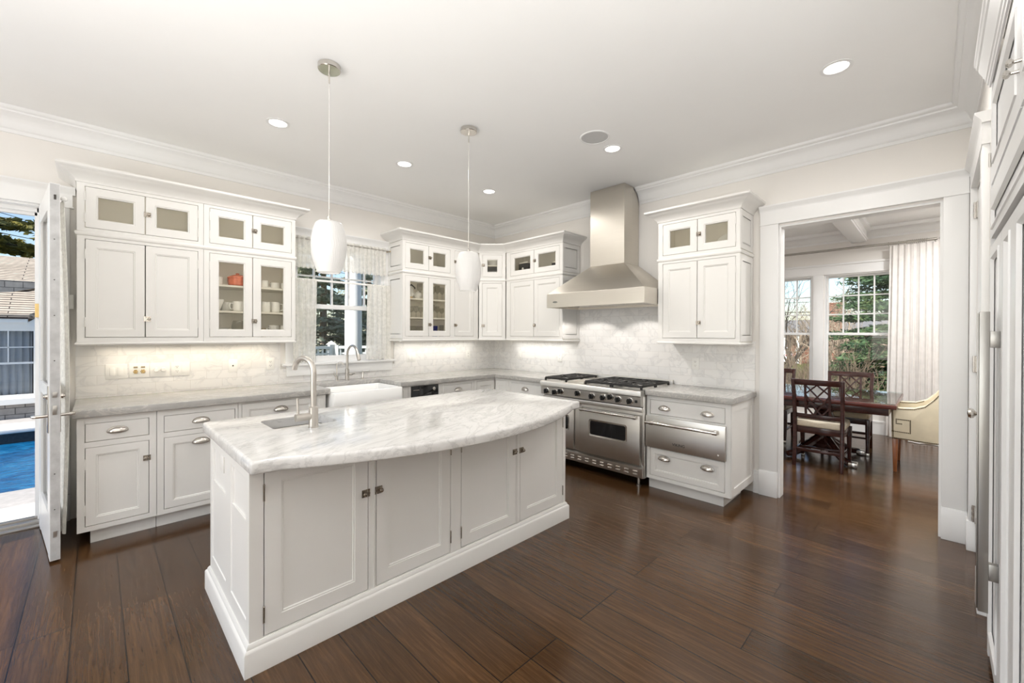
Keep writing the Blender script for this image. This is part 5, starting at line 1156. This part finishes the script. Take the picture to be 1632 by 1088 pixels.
def dining_chair():
    r = thing('dining_chair', 'dark mahogany lattice-back dining chair with a cream seat, its back to the kitchen', 'chair', (0, 0, 0), 'lattice-back dining chairs')
    def bar(P, w, t):   # rectangular section along a path in the xz plane
        L = []
        for x, y, z in P: L.append([(x-t/2, y-w/2, z), (x+t/2, y-w/2, z), (x+t/2, y+w/2, z), (x-t/2, y+w/2, z)])
        return L
    for s in (-1, 1):
        build('leg', MB().rings(bar([(-.045, s*.205, .0), (-.012, s*.205, .2), (0, s*.205, .42), (-.002, s*.207, .55), (-.025, s*.211, .75), (-.062, s*.216, .945)], .036, .034)), 'mahogany', r, .004)
        f = build('leg', MB().rings([[(.42+o-a, s*.215-a, z), (.42+o+a, s*.215-a, z), (.42+o+a, s*.215+a, z), (.42+o-a, s*.215+a, z)] for z, o, a in ((.0, .03, .014), (.15, .008, .017), (.3, 0, .021), (.42, 0, .023))]), 'mahogany', r, .003)
        build('ferrule', MB().box(.432, .468, s*.215-.018, s*.215+.018, .0, .035), 'nickel', f, .003)
        build('stretcher', MB().box(-.02, .415, s*.208-.009, s*.208+.009, .150, .176), 'mahogany', r, .002)
    build('stretcher', MB().box(-.027, -.009, -.19, .19, .165, .195), 'mahogany', r, .002); build('stretcher', MB().box(.21, .23, -.20, .20, .152, .174), 'mahogany', r, .002)
    mb = MB(); mb.box(-.005, .02, -.19, .19, .36, .43); mb.box(.405, .435, -.20, .20, .36, .43); mb.box(.0, .42, -.222, -.196, .36, .43); mb.box(.0, .42, .196, .222, .36, .43); build('seat_rail', mb, 'mahogany', r, .003)
    o = rrect(-.005, .455, -.225, .225, .05); sc = lambda k, z: [((p[0]-.22)*k+.22, p[1]*k, z) for p in o]
    build('seat', MB().rings([sc(.98, .431), sc(1.0, .442), sc(1.0, .462), sc(.97, .485), sc(.88, .498), sc(.6, .503)]), 'seat_fabric', r, ang=70)
    def rail(z0, z1, cam, t=.022):
        L = []; xo = lambda z: -.002 - .060*max(0, (z-.55)/.395)**1.3
        for k in range(9):
            y = -.2+.4*k/8; b = -cam*(1-(y/.2)**2); L.append([(xo(z0)-t/2+b, y, z0), (xo(z0)+t/2+b, y, z0), (xo(z1)+t/2+b, y, z1), (xo(z1)-t/2+b, y, z1)])
        return MB().rings(L)
    build('top_rail', rail(.885, .945, .022), 'mahogany', r, .003); build('lower_rail', rail(.525, .57, .016), 'mahogany', r, .003)
    X = lambda y, z: -.002 - .060*max(0, (z-.55)/.395)**1.3 - .02*(1-(y/.2)**2)
    mb = MB()
    def seg(y0, z0, y1, z1, w):   # adds to the current mb
        n = Vector((0, -(z1-z0), y1-y0)).normalized()*w
        L = []
        for y, z in ((y0, z0), (y1, z1)):
            c = Vector((X(y, z), y, z)); L.append([tuple(c+n+Vector((.007, 0, 0))), tuple(c-n+Vector((.007, 0, 0))), tuple(c-n-Vector((.007, 0, 0))), tuple(c+n-Vector((.007, 0, 0)))])
        mb.rings(L)
    zb, zt, a = .565, .89, .105
    for s in (-1, 1): mb = MB(); seg(s*a, zb, s*a, zt, .011); build('slat', mb, 'mahogany', r)
    mb = MB()
    seg(-a, zt, a, zb+.07, .0075); seg(a, zt, -a, zb+.07, .0075); seg(-a, zt-.11, a*.3, zb, .0075); seg(a, zt-.11, -a*.3, zb, .0075); seg(0, zt, a, zt-.10, .0075); seg(0, zt, -a, zt-.10, .0075); seg(-a, zb+.09, -a*.35, zb, .0075); seg(a, zb+.09, a*.35, zb, .0075)
    build('lattice', mb, 'mahogany', r)
    return r
ch = dining_chair(); kids()
ch.location = (1.235, -3.768, 0); WL[ch.name] = Vector(ch.location)
dup(ch, (2.63, -3.875, 0), PI, 'dark lattice-back dining chair across the table, beside the spruce window, facing the kitchen'); dup(ch, (2.63, -3.045, 0), PI, 'dark lattice-back dining chair across the table, mostly hidden by the door casing')

am = thing('armchair', 'cream leather host armchair with a nailhead key pattern on its side', 'armchair', (1.98, -4.65, 0))
side = [(-4.328, .352), (-4.322, .672), (-4.40, .672), (-4.50, .680), (-4.58, .715), (-4.65, .79), (-4.72, .90), (-4.80, 1.0), (-4.90, 1.045), (-5.0, 1.045), (-4.96, .345), (-4.6, .335)]
for x0, x1 in ((1.66, 1.735), (2.225, 2.30)): build('arm', MB().prism(side, x0, x1, 'bc'), 'cream_leather', am, .010, bseg=3)
build('back', MB().prism([(-4.84, .36), (-4.86, .60), (-4.92, 1.04), (-4.995, 1.04), (-4.955, .36)], 1.736, 2.224, 'bc'), 'cream_leather', am, .012, bseg=3)
build('seat', MB().box(1.737, 2.223, -4.845, -4.34, .352, .485), 'cream_leather', am, .03, bseg=4)
for x, y in ((1.695, -4.355), (2.262, -4.355), (1.70, -4.93), (2.255, -4.93)): build('leg', MB().rings([[(x-a, y-a, z), (x+a, y-a, z), (x+a, y+a, z), (x-a, y+a, z)] for z, a in ((0, .015), (.345, .024))]), 'cherry_leg', am, .002)
def nails(paths, x):
    mb = MB()
    for P in paths:
        for (a, b), (c, d) in zip(P, P[1:]):
            n = max(2, int(math.hypot(c-a, d-b)/.0125))
            for k in range(n): mb.ball((x, a+(c-a)*k/n, b+(d-b)*k/n), .0062, 6, 4, (.6, 1, 1))
    return mb
key = [(-4.333, .425), (-4.470, .420), (-4.470, .550), (-4.364, .552), (-4.364, .508), (-4.417, .507)]
build('nailhead_trim', nails([key, [(-4.34, .36), (-4.335, .66), (-4.42, .66), (-4.50, .668), (-4.575, .70), (-4.64, .775), (-4.71, .885), (-4.79, .985)], [(-4.34, .358), (-4.62, .348), (-4.95, .356)]], 1.6595), 'nailhead', am)
build('nailhead_trim', nails([[(-4.36, .662), (-4.50, .67), (-4.57, .70)]], 2.2245), 'nailhead', am)
# dining curtain and rod
cr = thing('curtain_rod', 'grey curtain rod with rings and a wire finial over the dining windows', 'curtain rod', (3.6, -3.8, 2.69))
build('rod', MB().tube([(3.60, -2.60, 2.690), (3.60, -4.66, 2.690)], .0165, 12), 'rod_metal', cr)
for y in (-2.86, -4.64): build('bracket', MB().tube([(3.60, y, 2.69), (3.60, y, 2.655), (3.66, y, 2.635), (3.725, y, 2.60)], .009, 8), 'rod_metal', cr)
for k in range(13):
    y = (-4.18, -4.285, -4.37, -4.385, -4.40, -4.42, -4.44, -4.46, -4.48, -4.50, -4.52, -4.54, -4.56)[k]
    build('ring', MB().rings([[(3.60+(.024+.0045*math.cos(b))*math.cos(a), y+.0045*math.sin(b), 2.686+(.024+.0045*math.cos(b))*math.sin(a)) for b in [2*PI*q/6 for q in range(6)]] for a in [2*PI*j/16 for j in range(17)]], False, False), 'rod_metal', cr)
build('finial', MB().tube([(3.60, -4.655, 2.69), (3.60, -4.68, 2.70), (3.60, -4.72, 2.715), (3.60, -4.77, 2.71), (3.60, -4.785, 2.692), (3.60, -4.76, 2.675), (3.60, -4.71, 2.672), (3.60, -4.675, 2.685)], .005, 8), 'rod_metal', cr)
CF = Fr((3.60, 0, 0), (0, -1, 0), (1, 0, 0))
tag(build('dining_curtain', curtain_mb(CF, 4.195, 4.98, .0, .015, 2.655, 12, .012, 240, 16, seed=21, gather=.7, flare=.06), 'sheer_curtain', ang=80), 'tall cream pleated curtain at the end of the dining windows', 'curtain')
tag(build('floor_cable', MB().tube([(3.45, -4.40, .008), (3.40, -4.50, .008), (3.47, -4.56, .008), (3.42, -4.70, .008)], .008, 8), 'plate_white'), 'white cable lying on the dining floor behind the armchair', 'cable')
# added unseen lights that brighten the dining room, no fittings built
for x, y in ((1.0, -2.9), (2.6, -4.9), (1.0, -4.9)): area('dining_fill_light', (x, y, 2.95), (0, 0, -1), .14, .14, 40, (1, .99, .98), 165, 'DISK')
# ---------------------------------------------------------------- patio, pool and neighbouring pool house
struct('terrain_1', MB().box(-30, 3.0, .17, 60, -.62, -.45), 'lawn_grass', label='ground behind the house', cat='ground')
struct('patio_step', MB().box(-8.5, -3.2, .19, 1.15, -.44, -.13), 'cream_stone', .008, 'sunlit cream stone landing outside the patio door', 'landing')
struct('patio_paving', MB().box(-9.5, -2.4, 1.151, 2.02, -.44, -.205), 'grey_paver', .006, 'grey paved coping between the landing and the pool', 'paving')
pw = struct('pool_basin', MB().box(-9.5, -2.4, 2.021, 5.50, -.449, -.43).box(-9.5, -2.4, 5.50, 5.60, -.449, -.15), 'pool_tile', 0, 'dark tiled pool wall', 'pool')
tag(build('pool_water', MB().box(-9.5, -2.4, 2.03, 5.495, -.42, -.31), 'pool_water'), 'bright blue rippled water of the swimming pool', 'pool water')
bpy.data.objects['pool_water']['kind'] = 'stuff'
struct('pool_coping', MB().box(-9.5, -2.4, 5.44, 6.15, -.149, -.09), 'white_coping', .006, 'white stone coping on the far side of the pool', 'coping')
struct('pool_terrace', MB().box(-9.5, -2.4, 6.151, 7.19, -.44, -.16), 'grey_paver', 0, 'shaded paved strip at the foot of the pool house', 'paving')
ph = thing('pool_house', 'grey shingled pool house with a pale stepped roof across the pool', 'house', (-6.0, 8.5, -.44))
mb = MB(); 
for b in ((-9.5, -4.0, -.44, .20), (-9.5, -7.2, .20, 1.50), (-5.0, -4.0, .20, 1.50), (-9.5, -4.0, 1.50, 1.66)): mb.box(b[0], b[1], 7.2, 7.35, b[2], b[3])
mb.box(-4.0, -3.9, 7.2, 10, -.44, 1.66); build('wall', mb, 'shingle_wall', ph)
build('frieze', MB().box(-9.5, -3.95, 7.17, 7.199, 1.56, 1.655), 'cedar_band', ph)
hw = build('window', sash(-7.2, -5.0, 7.16, 7.22, .21, 1.50, .055, .07, (), ()), 'porch_white', ph)
mb = MB(); mb.box(-7.3, -4.93, 7.13, 7.159, 1.50, 1.62); mb.box(-7.3, -4.93, 7.11, 7.16, .11, .21); mb.box(-5.0, -4.93, 7.13, 7.159, .21, 1.5); build('casing', mb, 'porch_white', hw)
mb = MB(); mb.box(-7.14, -5.06, 7.18, 7.20, .84, .875)
for x in (-5.36, -5.68, -6.0, -6.3): mb.box(x-.008, x+.008, 7.18, 7.198, .87, 1.45)
mb.box(-7.14, -5.06, 7.18, 7.197, 1.14, 1.156); build('muntin', mb, 'porch_white', hw)
build('pane', MB().box(-7.15, -5.05, 7.205, 7.21, .27, 1.46), 'window_glass', hw, smooth=False)
build('curtain', curtain_mb(Fr((0, 7.30, 0)), -7.1, -5.08, 0, .25, 1.47, 22, .018, 160, 8, seed=3), 'house_curtain', hw, ang=80)
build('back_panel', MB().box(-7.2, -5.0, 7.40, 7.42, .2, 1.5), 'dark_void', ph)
mb = MB(); mb.box(-9.5, -5.115, 7.02, 7.10, 1.665, 1.745); build('gutter', mb, 'gutter_dark', ph, .01); build('soffit', MB().box(-9.5, -5.12, 7.05, 7.2, 1.60, 1.664), 'porch_white', ph)
mb = MB(); Q = [(-9.5, 7.0, 1.745), (-5.095, 7.0, 1.745), (-4.30, 7.85, 2.36), (-4.55, 8.0, 2.46), (-5.55, 8.0, 2.135), (-9.5, 8.0, 2.135)]
for q in ([0, 1, 4, 5], [1, 2, 3, 4]): mb.f.append(mb.pts([Q[i] for i in q]))
mb2 = MB(); mb2.rings([[(x, y, z-.05) for x, y, z in Q], Q]); build('roof', mb2, 'roof_shingle', ph)
mb = MB(); mb.rings([[(-5.62, 7.97, 2.12), (-5.55, 7.93, 2.15), (-5.52, 8.03, 2.15)], [(-4.52, 7.97, 2.45), (-4.45, 7.93, 2.48), (-4.42, 8.03, 2.48)]]); mb.rings([[(-9.5, 7.97, 2.11), (-9.5, 7.95, 2.16), (-9.5, 8.03, 2.15)], [(-5.55, 7.97, 2.12), (-5.55, 7.95, 2.16), (-5.55, 8.03, 2.15)]]); build('ridge_cap', mb, 'roof_shingle', ph)
build('gable', MB().prism([(-5.10, 1.62), (-4.0, 1.62), (-4.0, 2.45), (-4.35, 2.28)], 7.12, 7.18, 'ac'), 'porch_white', ph)
build('valley_wall', MB().box(-9.5, -4.0, 8.4, 8.55, 1.7, 2.46), 'shingle_wall', ph)
mb = MB(); mb.rings([[(-9.5, 8.9, 2.38), (-3.9, 8.9, 2.36), (-3.9, 10.6, 3.16), (-9.5, 10.6, 3.14)], [(-9.5, 8.9, 2.46), (-3.9, 8.9, 2.44), (-3.9, 10.6, 3.20), (-9.5, 10.6, 3.18)]]); build('upper_roof', mb, 'roof_shingle', ph)
build('upper_wall', MB().box(-9.5, -3.95, 10.0, 10.2, 1.6, 2.9), 'shingle_wall', ph)
# ---------------------------------------------------------------- trees and shrubs
def foliage(mb, rnd, c, rx, ry, rz, n, size, flat=.5, shell=.5, wd=.35):
    for _ in range(n):
        while True:
            p = Vector((rnd.uniform(-1, 1), rnd.uniform(-1, 1), rnd.uniform(-1, 1)))
            if shell*shell < p.length_squared < 1: break
        q = Vector((c[0]+p.x*rx, c[1]+p.y*ry, c[2]+p.z*rz)); s = size*rnd.uniform(.5, 1.3)
        a = Vector((rnd.gauss(0, 1), rnd.gauss(0, 1), rnd.gauss(0, flat))).normalized(); b = a.cross(Vector((rnd.gauss(0, 1), rnd.gauss(0, 1), rnd.gauss(0, 1)))).normalized()
        mb.f.append(mb.pts([tuple(q-a*s), tuple(q+b*s*wd), tuple(q+a*s), tuple(q-b*s*wd)]))
def limbs(mb, rnd, p, d, L, r, depth, spread=.6, up=.15):
    P = [p]; q = Vector(p); dv_ = Vector(d).normalized()
    for k in range(3):
        dv_ = (dv_ + Vector((rnd.gauss(0, .12), rnd.gauss(0, .12), rnd.gauss(0, .08)+up*.3))).normalized(); q = q+dv_*L/3; P.append(tuple(q))
    mb.tube(P, [r, r*.85, r*.7, r*.5], 5, False)
    if depth:
        for k in range(rnd.randint(2, 4)):
            b = Vector(P[rnd.randint(1, 3)]); nd = (dv_+Vector((rnd.gauss(0, spread), rnd.gauss(0, spread), rnd.gauss(0, spread)+up))).normalized(); limbs(mb, rnd, tuple(b), nd, L*rnd.uniform(.55, .8), r*.5, depth-1, spread, up)
def evergreen(name, label, x, y, z0, H, R0, mat, tiers, per, size, seed, group=None, droop=.25, open_=.0, trunk='bark', wd=.35):
    rnd = random.Random(seed); r = thing(name, label, 'tree', (x, y, z0), group)
    build('trunk', MB().tube([(x, y, z0), (x+.05, y, z0+H*.5), (x, y+.05, z0+H)], [R0*.09, R0*.06, .015], 8), trunk, r)
    mb = MB(); bm_ = MB()
    for k in range(tiers):
        f = k/(tiers-1); z = z0+H*(.10+.88*f); rr = R0*(1-f)**.8+.12
        for j in range(max(5, int(11*(1-f*.6)))):
            a = rnd.uniform(0, 2*PI); L = rr*rnd.uniform(.7, 1.1); e = Vector((x+math.cos(a)*L, y+math.sin(a)*L, z-droop*L*rnd.uniform(.3, 1.2)+.1))
            bm_.tube([(x, y, z), tuple((Vector((x, y, z))+e)/2+Vector((0, 0, .05))), tuple(e)], [.022, .014, .006], 4, False)
            if rnd.random() < open_: continue
            for m in range(5):
                g = .3+.7*m/4; c = Vector((x, y, z)).lerp(e, g); foliage(mb, rnd, c, .20*rr/R0+.16, .20*rr/R0+.16, .10, per, size, .35, 0, wd)
    build('branches', bm_, trunk, r); build('foliage', mb, mat, r, smooth=False)
    return r
evergreen('spruce_tree', 'dense green spruce tree outside the dining window', 9.2, -3.98, -.5, 5.4, 1.45, 'spruce_needles', 19, 62, .075, 5, wd=.24)
evergreen('cedar_tree', 'sparse yellow-green cedar tree behind the pool house roof', -7.4, 15.0, -.5, 9.5, 3.6, 'cedar_needles', 24, 30, .17, 8, droop=.1, open_=.3)
evergreen('cedar_tree', 'second dark cedar tree beside the edge of the open patio door', -4.4, 17.0, -.5, 9.5, 2.2, 'cedar_needles', 15, 9, .2, 18, droop=.1, open_=.45)
for i, (x, y, H, R0, sd_, lb) in enumerate(((-.9, 9.5, 6.5, 1.6, 31, 'dark evergreen seen through the window over the sink, beside the cup cabinet'), (1.6, 11.0, 7.0, 1.8, 33, 'evergreen behind the white porch column'), (3.6, 11.5, 6.5, 1.7, 35, 'evergreen at the curtain end of the sink window'), (.3, 13.0, 8.0, 2.0, 37, 'taller evergreen standing behind the others beyond the lattice fence'))):
    evergreen('yew_tree', lb, x, y, -.45, H, R0, 'yew_needles', 19, 22, .13, sd_, 'evergreens beyond the lattice fence', open_=.2, trunk='bark_pale')
rnd = random.Random(77); mb = MB(); bh_ = MB()
for k in range(34):
    x = -2.4+.33*k; foliage(mb, rnd, (x, 16.5+rnd.uniform(-.3, .3), 1.7), .55, .6, 2.3+rnd.uniform(-.25, .25), 150, .13, .7, .35)
    bh_.tube([(x, 16.5, -.45), (x+rnd.uniform(-.1, .1), 16.5, 2.6)], [.04, .015], 5)
hg = thing('hedge', 'tall pale green hedge closing the yard behind the evergreens', 'hedge', (3, 16.5, -.45)); build('stems', bh_, 'bark_pale', hg); build('foliage', mb, 'hedge_leaves', hg, smooth=False)
# porch column and lattice fence outside the sink window
pc = thing('porch_column', 'round white porch column outside the sink window', 'column', (-1.18, 2.2, -.45))
build('shaft', MB().lathe([(.135, .10), (.135, 2.0), (.125, 3.2)], (-1.18, 2.2, -.45), 32), 'porch_white', pc); build('base', MB().box(-1.35, -1.01, 2.03, 2.37, -.45, -.36).lathe([(.155, .09), (.16, .12), (.137, .15)], (-1.18, 2.2, -.45), 28), 'porch_white', pc); build('capital', MB().box(-1.35, -1.01, 2.03, 2.37, 2.76, 2.88), 'porch_white', pc)
def lattice(name, label, p0, p1, z0, z1):
    a, b = Vector((*p0, 0)), Vector((*p1, 0)); L = (b-a).length; F = Fr(a, (b-a).normalized(), Vector((0, 0, 1)).cross((b-a).normalized()))
    r = thing(name, label, 'fence', (p0[0], p0[1], z0), 'lattice fence panels'); mb = MB(F)
    mb.box(0, L, -.03, .03, z1-.06, z1); mb.box(0, L, -.03, .03, z0, z0+.08); mb.box(0, .07, -.035, .035, z0, z1+.02); build('frame', mb, 'porch_white', r)
    mb = MB(F); n = int(L/.11)
    for k in range(1, n): mb.box(L*k/n-.02, L*k/n+.02, -.012, 0, z0+.08, z1-.06)
    m = int((z1-z0-.14)/.11)
    for k in range(1, m): z = z0+.08+(z1-z0-.14)*k/m; mb.box(.07, L, 0, .012, z-.02, z+.02)
    build('lattice', mb, 'porch_white', r); return r
lattice('lattice_fence', 'white lattice fence panel running from its corner post toward the pool', (-.44, 5.0), (-2.25, 4.4), -.45, 1.13); lattice('lattice_fence', 'white lattice fence panel running from its corner post behind the column', (-.36, 5.0), (1.9, 4.3), -.45, 1.13)
t = thing('fence_post', 'white pointed corner post of the lattice fence', 'post', (-.40, 5.02, -.45)); build('shaft', MB().box(-.46, -.34, 5.04, 5.16, -.45, 1.16), 'porch_white', t); build('cap', MB().rings([[(-.49, 5.01, 1.161), (-.31, 5.01, 1.161), (-.31, 5.19, 1.161), (-.49, 5.19, 1.161)], [(-.402, 5.098, 1.25), (-.398, 5.098, 1.25), (-.398, 5.102, 1.25), (-.402, 5.102, 1.25)]]), 'porch_white', t)
# ---------------------------------------------------------------- street side, seen through the dining windows
mb = MB(); mb.rings([[(3.9, -60, -.62), (3.9, 60, -.62), (90, 60, -2.7), (90, -60, -2.7)], [(3.9, -60, -.5), (3.9, 60, -.5), (90, 60, -2.47), (90, -60, -2.47)]]); struct('terrain_2', mb, 'lawn_grass', 0, 'lawn sloping from the dining windows to the street', 'lawn')
def gz(x): return -.5-1.97*(x-3.9)/86.1
for i, (x, y, n, h, s_, lb) in enumerate(((7.6, -2.85, 42, 1.5, 41, 'bare twiggy shrub beside the spruce outside the dining window'), (9.6, -1.75, 44, 1.9, 43, 'bare shrub in front of the parked white car'), (8.1, -3.3, 26, 1.3, 47, 'low bare shrub at the foot of the spruce'))):
    rnd = random.Random(s_); r = thing('bare_shrub', lb, 'shrub', (x, y, gz(x)), 'bare shrubs'); mb = MB()
    for k in range(n):
        a = rnd.uniform(0, 2*PI); limbs(mb, rnd, (x+.1*math.cos(a), y+.1*math.sin(a), gz(x)), (.7*math.cos(a), .7*math.sin(a), 1.1), h*rnd.uniform(.5, .8), .015, 2, .5, .25)
    build('branches', mb, 'dry_twigs', r)
for i, (x, y, h, s_, lb) in enumerate(((19, .2, 4.6, 51, 'bare tree with long slanting branches across the street lawn'), (26, -1.0, 4.6, 53, 'bare tree in front of the brick chimney'), (42.5, 4.2, 6.0, 55, 'distant bare tree behind the parked car'), (15.0, -2.6, 3.4, 57, 'small bare tree beside the spruce and chimney'))):
    rnd = random.Random(s_); r = thing('bare_tree', lb, 'tree', (x, y, gz(x)), 'bare trees'); mb = MB()
    for k in range(7): limbs(mb, rnd, (x, y, gz(x)+.2*k*h/7), (rnd.gauss(0, .6), rnd.gauss(0, .6), 1), h*.48, .05, 4, .6, .2)
    mb.tube([(x, y, gz(x)), (x, y, gz(x)+h*.5)], [.10, .05], 8); build('branches', mb, 'bark_pale' if i else 'bark', r)
bh = thing('brick_house', 'low brick house with a square brick chimney across the street', 'house', (50, 2, gz(50)))
build('chimney', MB().box(45, 46.2, 1.41, 2.49, 1.2, 4.30).box(44.95, 46.25, 1.36, 2.54, 4.30, 4.42), 'red_brick', bh)
build('wall', MB().box(46, 56, -8, 14, gz(50)-.1, 1.35), 'red_brick', bh)
build('roof', MB().rings([[(44.8, -8.6, 1.35), (51, -8.6, 3.0), (57, -8.6, 1.35)], [(44.8, 14.6, 1.35), (51, 14.6, 3.0), (57, 14.6, 1.35)]]), 'asphalt', bh)
for y in (-6, -3, 0, 9.5): w_ = build('window', MB().box(45.94, 45.999, y-.7, y+.7, -.5, .95), 'porch_white', bh); build('pane', MB().box(45.92, 45.939, y-.6, y+.6, -.4, .85), 'car_glass', w_)
for y in (4.9, 6.0): build('porch_post', MB().box(44.9, 45.2, y-.14, y+.14, gz(45), 1.34), 'porch_white', bh)
car = thing('car', 'white parked car with a red tail lamp beyond the bare shrub', 'car', (38.5, 6.2, gz(38.5)-.02)); g0 = gz(38.5)-.02; X0, X1 = 37.6, 39.4; DY = 2.5
body = [(1.62, .55), (1.60, .95), (1.66, 1.05), (1.80, 1.10), (5.4, 1.02), (6.05, .90), (6.15, .55), (6.1, .38), (1.75, .36)]
build('body', MB().prism([(y+DY, g0+z) for y, z in body], X0, X1, 'bc'), 'car_paint', car, .05, bseg=3)
cab = [(1.70, 1.08), (1.98, 1.58), (2.2, 1.66), (3.6, 1.66), (4.0, 1.60), (4.75, 1.04)]
build('cabin', MB().rings([[(X0+.06, y+DY, g0+z) for y, z in cab], [(X0+.20, y+DY, g0+z) for y, z in cab], [(X1-.20, y+DY, g0+z) for y, z in cab], [(X1-.06, y+DY, g0+z) for y, z in cab]]), 'car_paint', car, .04)
for a, b in (((1.98, 1.12), (2.55, 1.55)), ((2.65, 1.12), (3.35, 1.57)), ((3.45, 1.12), (4.1, 1.55))): build('window', MB().prism([(a[0]-.02+DY, g0+a[1]), (a[0]+.14+DY, g0+b[1]), (b[0]-.02+DY, g0+b[1]), (b[0]+.02+DY, g0+a[1])], X0+.05, X0+.07, 'bc'), 'car_glass', car)
build('rear_window', MB().rings([[(X0+.25, 1.70+DY, g0+1.12), (X1-.25, 1.70+DY, g0+1.12), (X1-.35, 1.93+DY, g0+1.52), (X0+.35, 1.93+DY, g0+1.52)], [(X0+.25, 1.66+DY, g0+1.12), (X1-.25, 1.66+DY, g0+1.12), (X1-.35, 1.90+DY, g0+1.53), (X0+.35, 1.90+DY, g0+1.53)]]), 'car_glass', car)
for x in (X0-.01, X1-.24): build('tail_lamp', MB().box(x, x+.25, 1.57+DY, 1.86+DY, g0+.86, g0+1.02), 'tail_lamp', car, .03)
for y in (2.45, 5.2):
    for x in (X0, X1-.24): w_ = build('wheel', MB().lathe([(.33, 0), (.34, .04), (.34, .2), (.33, .24)], (x-.02, y+DY, g0+.34), 24, 'a'), 'rubber', car); build('hub', MB().lathe([(.2, 0), (.2, .02), (.05, .03)], (x-.035 if x == X0 else x+.22, y+DY, g0+.34), 16, 'a'), 'nickel', w_)
for z, lb in ((3.30, 'topmost overhead wire across the sky of the dining windows'), (2.78, 'thick overhead cable below the topmost wire')):
    P = [(22, 12-k*2.2, z+.25*((k-6)/6)**2-.2) for k in range(13)]; tag(build('power_line', MB().tube(P, .022 if z < 3 else .012, 6), 'rubber'), lb, 'wire')
